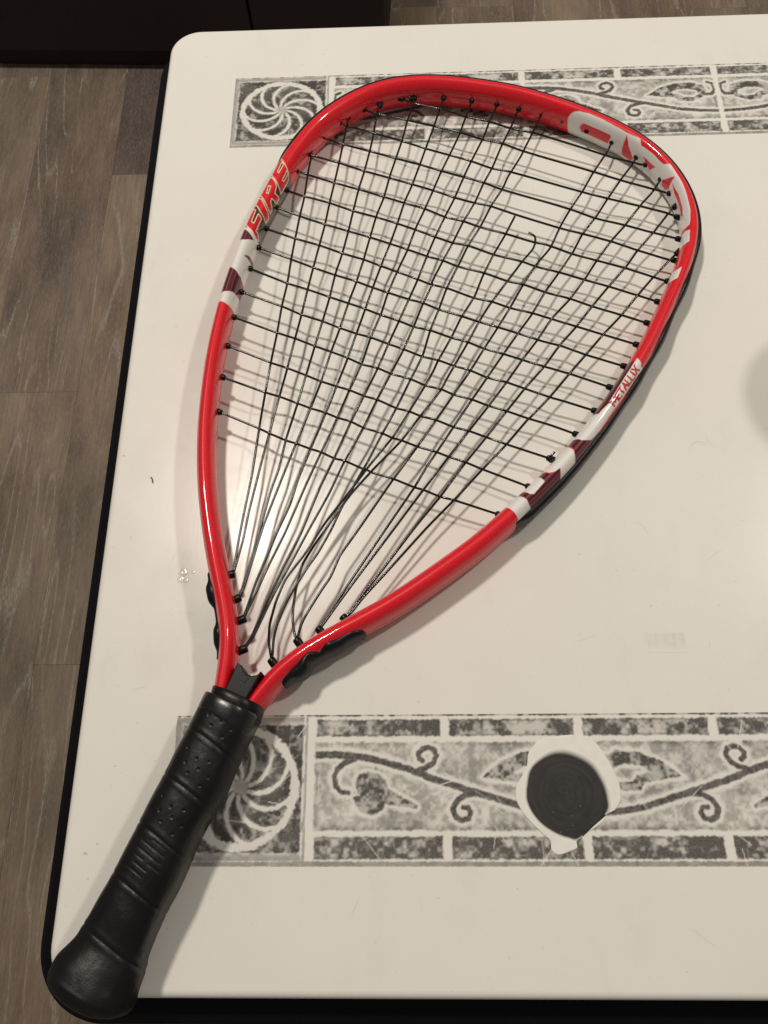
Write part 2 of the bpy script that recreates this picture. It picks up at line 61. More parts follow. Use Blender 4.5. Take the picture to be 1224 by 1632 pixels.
PAINT = [
('gap_shade',[(0.3555,0.038),(0.3515,1.641),(0.3495,1.955),(0.3485,2.234),(0.348,2.513),(0.3485,4.7),(0.3455,4.7),(0.343,4.7),(0.339,4.7),(0.3355,4.7),(0.332,4.7),(0.3285,4.7),(0.326,4.7),(0.323,4.7),(0.32,4.7),(0.317,4.7),(0.3135,4.7),(0.3095,4.7),(0.306,4.7),(0.3025,4.7),(0.2985,4.7),(0.2965,4.7),(0.2935,2.583),(0.291,2.199),(0.2885,1.745),(0.2885,-0.032),(0.2915,-0.032),(0.295,-0.032),(0.2985,-0.032),(0.302,0.003),(0.305,0.003),(0.308,0.003),(0.311,0.003),(0.314,0.003),(0.3175,0.003),(0.321,0.003),(0.3245,0.003),(0.3275,0.003),(0.3305,0.003),(0.3335,0.003),(0.3365,0.003),(0.339,0.003),(0.342,0.003),(0.3455,0.003),(0.349,0.003),(0.352,0.003)]),  # dark ground between the letters; its inner-wall part paints in shade
('red',[(0.355,0.838),(0.354,1.152),(0.3515,1.641),(0.3495,2.164),(0.348,2.513),(0.3455,2.793),(0.3415,2.827),(0.3375,2.827),(0.3335,2.793),(0.335,2.374),(0.3365,1.955),(0.339,1.326),(0.342,0.838),(0.3455,0.803),(0.3485,0.838),(0.352,0.803)]),
('line',[(0.355,0.838),(0.354,1.152),(0.3515,1.641),(0.3495,2.164),(0.348,2.513),(0.3455,2.793),(0.3415,2.827),(0.3375,2.827),(0.3335,2.793),(0.335,2.374),(0.3365,1.955),(0.339,1.326),(0.342,0.838),(0.3455,0.803),(0.3485,0.838),(0.352,0.803)]),
('red',[(0.3395,0.803),(0.3375,1.501),(0.336,1.885),(0.334,2.164),(0.331,2.269),(0.3295,2.339),(0.3305,2.723),(0.3305,2.897),(0.326,2.862),(0.3255,2.443),(0.325,2.304),(0.3225,2.374),(0.321,2.758),(0.3175,2.862),(0.318,2.374),(0.3195,1.955),(0.3215,1.501),(0.3245,0.838),(0.328,0.838),(0.3315,0.838),(0.3355,0.803)]),
('line',[(0.3395,0.803),(0.3375,1.501),(0.336,1.885),(0.334,2.164),(0.331,2.269),(0.3295,2.339),(0.3305,2.723),(0.3305,2.897),(0.326,2.862),(0.3255,2.443),(0.325,2.304),(0.3225,2.374),(0.321,2.758),(0.3175,2.862),(0.318,2.374),(0.3195,1.955),(0.3215,1.501),(0.3245,0.838),(0.328,0.838),(0.3315,0.838),(0.3355,0.803)]),
('red',[(0.322,0.838),(0.3205,1.466),(0.3175,2.094),(0.3165,2.374),(0.316,2.653),(0.3145,2.932),(0.31,2.862),(0.311,2.409),(0.312,1.955),(0.3145,1.431),(0.317,0.873)]),
('line',[(0.322,0.838),(0.3205,1.466),(0.3175,2.094),(0.3165,2.374),(0.316,2.653),(0.3145,2.932),(0.31,2.862),(0.311,2.409),(0.312,1.955),(0.3145,1.431),(0.317,0.873)]),
('red',[(0.302,0.803),(0.3045,0.838),(0.308,0.803),(0.311,0.803),(0.314,0.803),(0.3115,1.466),(0.3065,1.536),(0.303,1.571),(0.3025,1.885),(0.306,1.885),(0.31,1.885),(0.309,2.339),(0.305,2.339),(0.3015,2.374),(0.2995,2.339),(0.299,2.723),(0.2965,2.967),(0.2955,2.653),(0.296,2.374),(0.297,2.094),(0.298,1.571)]),
('line',[(0.302,0.803),(0.3045,0.838),(0.308,0.803),(0.311,0.803),(0.314,0.803),(0.3115,1.466),(0.3065,1.536),(0.303,1.571),(0.3025,1.885),(0.306,1.885),(0.31,1.885),(0.309,2.339),(0.305,2.339),(0.3015,2.374),(0.2995,2.339),(0.299,2.723),(0.2965,2.967),(0.2955,2.653),(0.296,2.374),(0.297,2.094),(0.298,1.571)]),
('gap_shade',[(0.3515,1.431),(0.3505,1.71),(0.347,1.745),(0.343,1.745),(0.3435,1.571),(0.3475,1.501)]),
('line',[(0.3515,1.431),(0.3505,1.71),(0.347,1.745),(0.343,1.745),(0.3435,1.571),(0.3475,1.501)]),
('gap_shade',[(0.3485,2.269),(0.3475,2.478),(0.3445,2.513),(0.341,2.478),(0.3405,2.339),(0.3445,2.304)]),
('line',[(0.3485,2.269),(0.3475,2.478),(0.3445,2.513),(0.341,2.478),(0.3405,2.339),(0.3445,2.304)]),
('gap_shade',[(0.3315,1.396),(0.3315,1.676),(0.3285,1.745),(0.326,1.815),(0.326,1.606),(0.3285,1.536)]),
('line',[(0.3315,1.396),(0.3315,1.676),(0.3285,1.745),(0.326,1.815),(0.326,1.606),(0.3285,1.536)]),
('white',[(0.3,-0.032),(0.3015,0.003),(0.298,1.571),(0.297,2.094),(0.296,2.374),(0.2955,2.653),(0.2965,4.7),(0.3,2.827),(0.3015,2.513),(0.301,2.374),(0.302,2.409),(0.301,2.653),(0.3,2.897),(0.297,4.7),(0.2955,4.7),(0.293,2.758),(0.2935,2.374),(0.2945,1.99),(0.296,1.501)]),
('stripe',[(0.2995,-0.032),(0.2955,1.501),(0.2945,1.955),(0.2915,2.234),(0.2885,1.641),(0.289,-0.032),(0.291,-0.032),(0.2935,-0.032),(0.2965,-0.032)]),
('white',[(0.272,-0.032),(0.275,-0.032),(0.278,-0.032),(0.281,-0.032),(0.284,-0.032),(0.287,-0.032),(0.29,-0.032),(0.289,1.641),(0.291,2.094),(0.2935,2.583),(0.2945,2.897),(0.301,4.7),(0.299,4.7),(0.2945,4.7),(0.2895,4.7),(0.2875,4.7),(0.285,4.7),(0.2825,4.7),(0.28,4.7),(0.278,4.7),(0.2755,4.7),(0.2725,4.7),(0.27,4.7),(0.2625,4.7),(0.2635,4.7),(0.2655,2.688),(0.266,2.374),(0.267,2.059),(0.268,1.571)]),
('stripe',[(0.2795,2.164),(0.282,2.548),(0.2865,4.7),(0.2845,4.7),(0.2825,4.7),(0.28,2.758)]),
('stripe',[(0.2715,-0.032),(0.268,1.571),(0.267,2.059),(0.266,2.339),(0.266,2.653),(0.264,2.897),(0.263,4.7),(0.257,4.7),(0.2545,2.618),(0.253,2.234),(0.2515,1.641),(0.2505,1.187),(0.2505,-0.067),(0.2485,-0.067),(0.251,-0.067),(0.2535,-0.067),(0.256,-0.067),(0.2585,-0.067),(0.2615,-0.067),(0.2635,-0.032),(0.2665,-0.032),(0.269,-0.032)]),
('white',[(0.246,-0.067),(0.2485,-0.067),(0.251,-0.067),(0.2515,1.641),(0.2535,2.304),(0.257,4.7),(0.26,4.7),(0.257,4.7),(0.254,4.7),(0.2505,4.7),(0.245,4.7),(0.244,2.618),(0.244,1.99),(0.2445,1.396)]),
('dark',[(0.7955,1.885),(0.798,1.885),(0.801,1.815),(0.8035,1.815),(0.806,1.815),(0.8085,1.78),(0.811,1.745),(0.8135,1.745),(0.816,1.71),(0.8185,1.676),(0.821,1.676),(0.8235,1.641),(0.8255,1.606),(0.8285,1.745),(0.8315,1.885),(0.8335,1.92),(0.836,1.92),(0.838,3.927),(0.8405,3.927),(0.8425,3.927),(0.8445,3.927),(0.847,3.927),(0.8445,3.927),(0.842,3.927),(0.8395,3.927),(0.837,3.927),(0.8345,3.962),(0.8315,3.962),(0.8295,3.962),(0.827,3.962),(0.8245,3.962),(0.822,3.962),(0.82,3.962),(0.8175,3.997),(0.8155,3.997),(0.8125,3.997),(0.8095,3.997),(0.8065,3.997),(0.8035,3.997),(0.8005,3.997),(0.798,4.032),(0.795,4.032)]),
('white',[(0.8265,1.676),(0.8265,1.292),(0.8255,0.873),(0.828,0.873),(0.8305,0.873),(0.833,0.873),(0.835,0.838),(0.8375,0.838),(0.84,0.803),(0.8425,0.803),(0.8445,0.803),(0.847,0.838),(0.8495,0.873),(0.852,1.222),(0.854,1.536),(0.8555,3.893),(0.8585,3.893),(0.858,3.893),(0.855,3.893),(0.8515,3.893),(0.849,3.893),(0.8485,3.893),(0.8465,3.927),(0.8445,3.927),(0.842,3.927),(0.8395,3.927),(0.837,3.927),(0.835,1.92),(0.8325,1.885),(0.8305,1.815),(0.8285,1.745)]),
('white',[(0.793,1.85),(0.7945,1.117),(0.797,0.908),(0.7975,1.326),(0.7965,1.78)]),
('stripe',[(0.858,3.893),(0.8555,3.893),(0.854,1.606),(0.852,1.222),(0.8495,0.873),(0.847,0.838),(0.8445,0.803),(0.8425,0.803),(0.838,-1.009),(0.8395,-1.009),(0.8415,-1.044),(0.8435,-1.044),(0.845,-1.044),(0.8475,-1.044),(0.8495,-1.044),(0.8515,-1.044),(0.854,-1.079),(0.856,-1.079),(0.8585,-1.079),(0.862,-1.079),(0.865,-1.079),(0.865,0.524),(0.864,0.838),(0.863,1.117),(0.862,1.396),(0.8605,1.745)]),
('white',[(0.858,3.893),(0.859,3.893),(0.8615,1.536),(0.863,1.117),(0.864,0.838),(0.865,0.524),(0.865,-1.079),(0.867,-1.079),(0.869,-1.114),(0.8705,-1.114),(0.8725,-1.114),(0.8785,0.209),(0.8775,0.593),(0.876,0.873),(0.874,1.361),(0.8775,1.466),(0.88,1.815),(0.881,3.823),(0.879,3.858),(0.8765,3.858),(0.8745,3.858),(0.872,3.858),(0.8695,3.858),(0.867,3.858),(0.864,3.858),(0.861,3.893)]),
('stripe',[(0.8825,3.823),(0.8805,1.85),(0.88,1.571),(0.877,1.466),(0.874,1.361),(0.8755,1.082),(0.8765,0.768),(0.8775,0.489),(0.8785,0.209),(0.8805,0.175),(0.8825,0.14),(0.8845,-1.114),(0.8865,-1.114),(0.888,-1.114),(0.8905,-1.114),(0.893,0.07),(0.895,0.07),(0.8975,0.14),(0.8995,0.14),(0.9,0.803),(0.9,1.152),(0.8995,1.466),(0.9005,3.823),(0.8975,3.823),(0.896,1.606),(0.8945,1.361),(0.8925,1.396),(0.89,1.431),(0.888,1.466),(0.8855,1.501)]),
('white',[(0.9005,3.823),(0.8975,3.823),(0.896,1.606),(0.8945,1.361),(0.8925,1.396),(0.89,1.431),(0.888,1.466),(0.8855,1.501),(0.8825,3.823),(0.8865,3.823),(0.889,3.823),(0.8915,3.823),(0.894,3.823),(0.8975,3.823)]),
('white',[(0.9015,3.823),(0.9005,3.823),(0.8995,1.396),(0.9,1.082),(0.9,0.768),(0.8995,0.14),(0.902,0.175),(0.9045,0.209),(0.9065,0.175),(0.909,0.209),(0.909,0.908),(0.909,1.466),(0.9095,3.823),(0.907,3.823),(0.9045,3.823)]),
('white',[(0.8255,0.838),(0.823,0.838),(0.8205,0.838),(0.818,0.803),(0.8155,0.803),(0.813,0.803),(0.8105,0.768),(0.808,0.768),(0.8055,0.768),(0.803,0.733),(0.8005,0.733),(0.7975,0.663),(0.795,0.663),(0.7965,1.257),(0.7955,1.85),(0.798,1.85),(0.8005,1.85),(0.803,1.85),(0.8055,1.85),(0.808,1.85),(0.8105,1.815),(0.813,1.815),(0.8155,1.815),(0.818,1.78),(0.8205,1.78),(0.823,1.745),(0.8255,1.745),(0.826,1.292)]),
('letter',[(0.8255,1.012),(0.8255,1.117),(0.8255,1.257),(0.8255,1.361),(0.8255,1.501),(0.825,1.606),(0.825,1.536),(0.8245,1.431),(0.824,1.361),(0.824,1.292),(0.8235,1.187),(0.823,1.257),(0.8225,1.361),(0.8225,1.466),(0.822,1.536),(0.8215,1.641),(0.8215,1.501),(0.8215,1.396),(0.8215,1.257),(0.821,1.117),(0.821,0.977)]),
('letter',[(0.8175,0.977),(0.818,0.977),(0.8185,0.977),(0.819,0.977),(0.8195,0.977),(0.82,0.977),(0.8205,1.117),(0.8205,1.257),(0.8205,1.396),(0.8205,1.501),(0.82,1.641),(0.8195,1.641),(0.819,1.641),(0.8185,1.641),(0.818,1.641),(0.8175,1.676)]),
('letter',[(0.8205,1.326),(0.82,1.326),(0.8195,1.326),(0.8195,1.326),(0.819,1.326),(0.8185,1.326)]),
('letter',[(0.817,1.641),(0.816,1.676),(0.8155,1.676),(0.815,1.676),(0.8145,1.676),(0.814,1.676)]),
('letter',[(0.8155,1.676),(0.8155,1.536),(0.816,1.396),(0.816,1.257),(0.8155,1.117),(0.8155,0.977)]),
('letter',[(0.813,0.942),(0.813,1.117),(0.813,1.257),(0.8125,1.396),(0.812,1.536),(0.8115,1.676),(0.8115,1.536),(0.8115,1.396),(0.811,1.257),(0.8105,1.082),(0.81,0.942)]),
('letter',[(0.813,1.222),(0.8125,1.222),(0.812,1.222),(0.812,1.222),(0.8115,1.222),(0.811,1.222)]),
('letter',[(0.809,1.676),(0.8095,1.536),(0.8095,1.396),(0.8095,1.257),(0.8095,1.117),(0.809,0.942),(0.809,0.977),(0.8085,0.977),(0.808,0.977),(0.8075,0.942),(0.807,0.942)]),
('letter',[(0.806,1.676),(0.8065,1.536),(0.8065,1.396),(0.8065,1.257),(0.8065,1.117),(0.806,0.942),(0.8055,0.942),(0.805,0.908),(0.8045,0.908),(0.804,0.908),(0.8035,0.908)]),
('letter',[(0.8025,0.942),(0.8025,1.047),(0.803,1.222),(0.803,1.396),(0.803,1.536),(0.8025,1.676)]),
('letter',[(0.801,0.908),(0.801,1.082),(0.8005,1.222),(0.7995,1.361),(0.799,1.536),(0.798,1.676)]),
('letter',[(0.801,1.71),(0.801,1.536),(0.8005,1.361),(0.7995,1.222),(0.799,1.047),(0.798,0.908)]),
('white',[(0.569,3.002),(0.5685,2.723),(0.5695,2.409),(0.5715,2.164),(0.5745,1.99),(0.5775,1.955),(0.58,1.885),(0.5825,1.885),(0.5855,1.885),(0.588,1.885),(0.5905,1.885),(0.5935,1.92),(0.596,1.92),(0.599,1.955),(0.6015,1.955),(0.6045,1.955),(0.6075,1.99),(0.61,1.955),(0.6125,1.92),(0.615,1.85),(0.6175,1.815),(0.6205,2.234),(0.6235,2.199),(0.6265,2.199),(0.6295,2.164),(0.6325,2.164),(0.635,2.199),(0.638,2.199),(0.641,2.164),(0.644,1.676),(0.6475,1.71),(0.6515,1.745),(0.654,1.745),(0.657,1.745),(0.66,1.745),(0.6635,1.78),(0.667,1.815),(0.67,1.85),(0.6735,1.885),(0.6765,1.885),(0.68,1.885),(0.684,1.955),(0.688,1.99),(0.691,2.059),(0.6915,2.339),(0.691,2.653),(0.692,4.695),(0.6825,4.7),(0.676,4.7),(0.6725,4.7),(0.669,4.7),(0.6655,4.7),(0.6635,4.7),(0.6615,4.7),(0.6575,4.7),(0.654,4.7),(0.651,4.7),(0.648,4.7),(0.645,4.7),(0.642,4.7),(0.6395,4.7),(0.6365,4.7),(0.6335,4.7),(0.6305,4.7),(0.6275,4.7),(0.6245,4.7),(0.6215,4.7),(0.6185,4.7),(0.6155,4.7),(0.6125,4.7),(0.6095,4.7),(0.607,4.7),(0.6045,4.7),(0.602,4.7),(0.5995,4.7),(0.597,4.7),(0.594,4.7),(0.5915,4.7),(0.5885,4.7),(0.586,4.7),(0.5835,4.7),(0.5805,4.7),(0.578,4.7),(0.5745,4.7),(0.5715,4.7),(0.5695,3.281)]),
('red',[(0.5775,3.037),(0.5785,2.758),(0.5795,2.688),(0.5825,2.688),(0.585,2.688),(0.588,2.688),(0.5905,2.688),(0.593,2.688),(0.596,2.688),(0.5985,2.688),(0.5995,2.793),(0.5985,3.316),(0.596,3.316),(0.593,3.316),(0.5905,3.316),(0.5875,3.316),(0.5845,3.316),(0.582,3.316),(0.579,3.316)]),
('red',[(0.6085,2.129),(0.61,2.339),(0.6115,2.513),(0.6125,2.723),(0.615,2.932),(0.617,3.142),(0.619,3.386),(0.616,3.735),(0.613,3.665),(0.61,3.63),(0.609,3.107),(0.609,2.758),(0.609,2.443)]),
('red',[(0.6255,2.758),(0.6285,2.758),(0.631,2.758),(0.634,2.758),(0.637,2.723),(0.6335,3.246),(0.6315,3.107),(0.629,3.002)]),
('red',[(0.6465,2.932),(0.649,2.653),(0.651,2.339),(0.653,2.025),(0.6535,2.513),(0.654,2.758),(0.6545,3.002),(0.6515,3.316),(0.6465,3.316)]),
('red',[(0.654,2.513),(0.6575,2.513),(0.6605,2.513),(0.664,2.478),(0.6675,2.513),(0.671,2.548),(0.675,2.548),(0.6775,2.653),(0.68,2.723),(0.678,2.897),(0.6745,2.827),(0.671,2.793),(0.6675,2.793),(0.664,2.793),(0.661,2.758),(0.659,2.688),(0.6565,2.583)]),
('white',[(0.6955,1.955),(0.6985,1.955),(0.7015,1.885),(0.7045,1.85),(0.7055,2.234),(0.7055,4.451),(0.699,4.556),(0.6905,4.7),(0.693,4.695),(0.694,2.583)]),
('white',[(0.724,1.78),(0.727,1.745),(0.7295,1.745),(0.7325,1.71),(0.734,2.059),(0.7345,4.207),(0.7255,4.242),(0.7255,4.242),(0.7255,2.129)])]
SB = (0.35,0.912)
SL = (0.0385,0.086)
SR = (1.0045,1.0535)


# ------------------------------------------------------------------ helpers
def catmull(p, step):
    """smooth curve through the rows of p, sampled about every step metres"""
    p = np.asarray(p, float)
    q = np.vstack([2*p[0]-p[1], p, 2*p[-1]-p[-2]])
    out = []
    for k in range(1, len(q)-2):
        n = max(1, int(np.ceil(np.linalg.norm(q[k+1]-q[k])/step)))
        t = (np.arange(n)/n)[:, None]
        out.append(.5*(2*q[k]+(q[k+1]-q[k-1])*t+(2*q[k-1]-5*q[k]+4*q[k+1]-q[k+2])*t*t+(3*q[k]-q[k-1]-3*q[k+1]+q[k+2])*t**3))
    out.append(p[-1:])
    return np.vstack(out)

def arc(p):
    return np.concatenate([[0], np.cumsum(np.linalg.norm(np.diff(p, axis=0), axis=1))])

def plane_z(x):
    """height of the string plane over the table: the racket leans on its right side"""
    return .0124-.0166*x

def frame_curve(step):
    """centre line of the frame tube: points, outward normals, arc length, half width"""
    c = catmull(CENTRE, .0005)
    s = arc(c)
    t = np.arange(0, s[-1], step)
    c = np.stack([np.interp(t, s, c[:, 0]), np.interp(t, s, c[:, 1])], 1)
    d = np.gradient(c, axis=0)
    d /= np.linalg.norm(d, axis=1)[:, None]
    n = np.stack([-d[:, 1], d[:, 0]], 1)
    return c, n, t, np.interp(t, WIDTH_S, WIDTH_A)

def link(name, me, mat=None, parent=None):
    o = bpy.data.objects.new(name, me)
    COL.objects.link(o)
    if mat and me and not me.materials: me.materials.append(mat)
    if parent: o.parent = parent
    return o

def mesh(name, v, f, mat=None, parent=None, smooth=True, off=None, cols=None, attrs=None):
    """one mesh object from vertex and face lists; off moves the vertices into the parent's frame"""
    v = np.asarray(v, np.float32).reshape(-1, 3)
    if off is not None: v = v-np.asarray(off, np.float32)
    me = bpy.data.meshes.new(name)
    if isinstance(f, np.ndarray):
        n, k = f.shape
        me.vertices.add(len(v)); me.vertices.foreach_set('co', v.ravel())
        me.loops.add(n*k); me.loops.foreach_set('vertex_index', f.astype(np.int32).ravel())
        me.polygons.add(n)
        me.polygons.foreach_set('loop_start', np.arange(0, n*k, k, dtype=np.int32))
        me.update(calc_edges=True)
    else:
        me.from_pydata(v.tolist(), [], f)
        me.update()
    me.polygons.foreach_set('use_smooth', np.full(len(me.polygons), smooth))
    if smooth and not isinstance(f, np.ndarray):
        for q in me.polygons:
            if len(q.vertices) > 6: q.use_smooth = False
    if cols is not None:
        a = me.color_attributes.new('paint', 'FLOAT_COLOR', 'POINT')
        a.data.foreach_set('color', np.hstack([cols, np.ones((len(cols), 1))]).astype(np.float32).ravel())
    for k, x in (attrs or {}).items():
        a = me.attributes.new(k, 'FLOAT', 'POINT')
        a.data.foreach_set('value', np.asarray(x, np.float32).ravel())
    return link(name, me, mat, parent)

def grid_faces(n, m, wrap=False):
    i, j = np.meshgrid(np.arange(n-1), np.arange(m if wrap else m-1), indexing='ij')
    k = (j+1) % m
    return np.stack([i*m+j, (i+1)*m+j, (i+1)*m+k, i*m+k], -1).reshape(-1, 4)

def root(name, loc, label, cat, group=None, kind=None):
    o = link(name, None)
    o.location = loc
    tag(o, label, cat, group, kind)
    return o

def tag(o, label=None, cat=None, group=None, kind=None):
    for k, x in (('label', label), ('category', cat), ('group', group), ('kind', kind)):
        if x: o[k] = x
    return o

def tube(p, r, sides=8, caps=True):
    """round tube along the rows of p; r is a number or one radius per row"""
    p = np.asarray(p, float)
    r = np.broadcast_to(r, (len(p),))
    d = np.gradient(p, axis=0)
    d /= np.linalg.norm(d, axis=1)[:, None]+1e-12
    up = np.tile([0, 0, 1.], (len(p), 1))
    bad = abs(d[:, 2]) > .9
    up[bad] = [1, 0, 0]
    x = np.cross(d, up); x /= np.linalg.norm(x, axis=1)[:, None]
    y = np.cross(x, d)
    a = np.linspace(0, 2*np.pi, sides, endpoint=False)
    v = p[:, None]+r[:, None, None]*(x[:, None]*np.cos(a)[None, :, None]+y[:, None]*np.sin(a)[None, :, None])
    f = grid_faces(len(p), sides, True).tolist()
    if caps:
        f.append(list(range(sides)))
        f.append([(len(p)-1)*sides+k for k in range(sides)][::-1])
    return v.reshape(-1, 3), f

def lathe(prof, sides=20):
    """rotate (radius, height) pairs round z"""
    a = np.linspace(0, 2*np.pi, sides, endpoint=False)
    v = np.array([[r*np.cos(t), r*np.sin(t), z] for r, z in prof for t in a])
    f = grid_faces(len(prof), sides, True)[:, ::-1].tolist()
    return v, f

def box(x0, x1, y0, y1, z0, z1, b=0.0):
    """box with chamfered upright and top edges"""
    if b <= 0:
        v = [(x, y, z) for z in (z0, z1) for x, y in ((x0, y0), (x1, y0), (x1, y1), (x0, y1))]
        return v, [[3, 2, 1, 0], [4, 5, 6, 7]]+[[k, (k+1) % 4, 4+(k+1) % 4, 4+k] for k in range(4)]
    return slab(rounded(x0, x1, y0, y1, b, 3), [(0, z0+b*.6), (0, z1-b), (b*.3, z1-b*.3), (b, z1)], z0, b*.6)

def rounded(x0, x1, y0, y1, r, n=8):
    """closed outline of a rounded rectangle: points and outward normals"""
    o = []
    for cx, cy, a0 in ((x1-r, y1-r, 0), (x0+r, y1-r, 90), (x0+r, y0+r, 180), (x1-r, y0+r, 270)):
        for k in range(n+1):
            a = math.radians(a0+90*k/n)
            o.append((cx+r*math.cos(a), cy+r*math.sin(a), math.cos(a), math.sin(a)))
    return o

def slab(outline, prof, zb, inset_b=0.0):
    """stack the outline along prof = (inset, z) rows, flat caps below (at zb) and above"""
    rows = [(inset_b, zb)]+list(prof)
    m = len(outline)
    v = [(x-nx*i, y-ny*i, z) for i, z in rows for x, y, nx, ny in outline]
    f = grid_faces(len(rows), m, True)[:, ::-1].tolist()
    f.append(list(range(m))[::-1])
    f.append([(len(rows)-1)*m+k for k in range(m)])
    return v, f

_tab = np.random.default_rng(5).random((256, 256))
def vn(x, y, k=0):
    """smooth value noise, 0..1"""
    x = x+k*37.17; y = y+k*91.7
    i = np.floor(x).astype(int); j = np.floor(y).astype(int)
    a = x-i; b = y-j
    a = a*a*(3-2*a); b = b*b*(3-2*b)
    g = lambda p, q: _tab[p & 255, q & 255]
    return (g(i, j)*(1-a)+g(i+1, j)*a)*(1-b)+(g(i, j+1)*(1-a)+g(i+1, j+1)*a)*b

def sst(a, b, x):
    t = np.clip((x-a)/(b-a), 0, 1)
    return t*t*(3-2*t)

def seg_dist(x, y, pts):
    """distance to a polyline, and the fraction along it"""
    best = np.full(x.shape, 1e9); tt = np.zeros(x.shape)
    n = len(pts)-1
    for k in range(n):
        (ax, ay), (bx, by) = pts[k], pts[k+1]
        dx, dy = bx-ax, by-ay
        t = np.clip(((x-ax)*dx+(y-ay)*dy)/(dx*dx+dy*dy+1e-12), 0, 1)
        d = np.hypot(x-ax-t*dx, y-ay-t*dy)
        m = d < best
        best = np.where(m, d, best); tt = np.where(m, (k+t)/n, tt)
    return best, tt

def inside(x, y, pts):
    c = np.zeros(x.shape, bool)
    for (ax, ay), (bx, by) in zip(pts, pts[1:]+pts[:1]):
        if ay == by: continue
        c ^= ((ay > y) != (by > y)) & (x < (bx-ax)*(y-ay)/(by-ay)+ax)
    return c

def poly_sd(x, y, pts):
    d, _ = seg_dist(x, y, pts+pts[:1])
    return np.where(inside(x, y, pts), -d, d)

# ------------------------------------------------------------------ materials
class NT:
    def __init__(s, name):
        s.m = bpy.data.materials.new(name); s.m.use_nodes = True
        s.t = s.m.node_tree; s.b = s.t.nodes['Principled BSDF']
    def n(s, kind, **kw):
        x = s.t.nodes.new('ShaderNode'+kind)
        for k, v in kw.items():
            if k in x.inputs.keys(): x.inputs[k].default_value = v
            else: setattr(x, k, v)
        return x
    def l(s, a, b): s.t.links.new(a, b)
    def set(s, **kw):
        for k, v in kw.items(): s.b.inputs[k.replace('_', ' ')].default_value = v
    def coord(s, scale=(1, 1, 1), out='Object'):
        c = s.n('TexCoord'); m = s.n('Mapping'); m.inputs['Scale'].default_value = scale
        s.l(c.outputs[out], m.inputs['Vector']); return m.outputs['Vector']
    def noise(s, vec, scale, detail=4, rough=.55):
        x = s.n('TexNoise'); x.inputs['Scale'].default_value = scale; x.inputs['Detail'].default_value = detail
        x.inputs['Roughness'].default_value = rough; s.l(vec, x.inputs['Vector']); return x.outputs['Fac']
    def ramp(s, fac, stops):
        r = s.n('ValToRGB'); e = r.color_ramp.elements
        while len(e) < len(stops): e.new(.5)
        for q, (p, c) in zip(e, stops): q.position = p; q.color = (*c, 1) if len(c) == 3 else c
        s.l(fac, r.inputs['Fac']); return r.outputs['Color']
    def mix(s, fac, a, b, mode='MIX'):
        x = s.n('Mix'); x.data_type = 'RGBA'; x.blend_type = mode
        for k, v in ((0, fac), (6, a), (7, b)):
            if hasattr(v, 'links'): s.l(v, x.inputs[k])
            else: x.inputs[k].default_value = v if k == 0 else (*v, 1)
        return x.outputs[2]
    def maprange(s, v, a, b, c, d):
        x = s.n('MapRange'); s.l(v, x.inputs[0])
        for k, q in zip((1, 2, 3, 4), (a, b, c, d)): x.inputs[k].default_value = q
        return x.outputs[0]
    def bump(s, h, strength, dist):
        x = s.n('Bump'); x.inputs['Strength'].default_value = strength; x.inputs['Distance'].default_value = dist
        s.l(h, x.inputs['Height']); s.l(x.outputs['Normal'], s.b.inputs['Normal']); return x

WHITE = (.79, .765, .715)
def laminate(name, ink=False):
    t = NT(name)
    v = t.coord()
    big = t.noise(v, 9, 3)
    c = t.ramp(big, [(.3, (.765, .74, .69)), (.7, (.80, .776, .728))])
    if ink:
        a = t.n('Attribute', attribute_name='ink')
        fine = t.noise(v, 1500, 2)
        f = t.n('Math', operation='MULTIPLY'); t.l(a.outputs['Fac'], f.inputs[0]); t.l(t.maprange(fine, .3, .7, .92, 1.05), f.inputs[1])
        f.use_clamp = True
        c = t.mix(f.outputs[0], c, (.060, .056, .050))
    sp = t.noise(v, 420, 2)
    c = t.mix(t.maprange(sp, .69, .78, 0, .40), c, (.45, .42, .37))
    smear = t.noise(t.coord((1, .45, 1)), 38, 5, .7)
    c = t.mix(t.maprange(smear, .56, .78, 0, .16), c, (.52, .49, .44))
    t.l(c, t.b.inputs['Base Color'])
    sm = t.noise(v, 26, 5, .65)
    t.l(t.maprange(sm, .3, .7, .17, .30), t.b.inputs['Roughness'])
    t.set(IOR=1.5, Specular_IOR_Level=.22)
    scr = t.noise(t.coord((1, .06, 1)), 900, 2)
    h = t.n('Math', operation='ADD'); t.l(scr, h.inputs[0]); t.l(t.noise(v, 700, 3), h.inputs[1])
    t.bump(h.outputs[0], .05, .00015)
    return t.m
M_top = laminate('white_laminate')
M_print = laminate('printed_laminate', True)

def plain(name, col, rough, grain=0, gs=300, coat=0, spec=.5, depth=.0003, var=.25):
    t = NT(name)
    v = t.coord()
    n = t.noise(v, gs*.12, 4)
    t.l(t.mix(n, tuple(x*(1-var) for x in col), tuple(min(1, x*(1+var)) for x in col)), t.b.inputs['Base Color'])
    t.l(t.maprange(t.noise(v, gs*.3, 4), .3, .7, max(.03, rough-.07), rough+.07), t.b.inputs['Roughness'])
    t.set(Coat_Weight=coat, Coat_Roughness=.08, Specular_IOR_Level=spec)
    if grain: t.bump(t.noise(v, gs, 3), grain, depth)
    return t.m
M_trim = plain('black_edge_moulding', (.0045, .004, .006), .5, .3, 900, 0, .12)
M_leg = plain('black_leg_paint', (.012, .011, .012), .4)
M_plastic = plain('black_nylon', (.0045, .0045, .0055), .36, .04, 900, 0, .22)
M_bumper = plain('black_bumper_nylon', (.006, .006, .008), .36, .15, 900, 0, .25)
M_leather = plain('black_leatherette', (.017, .012, .0135), .58, .5, 500, 0, .3, .0006)
M_glue = plain('dried_glue', (.74, .71, .66), .12, 0)
M_fibre = plain('dark_fibre', (.03, .026, .022), .7)
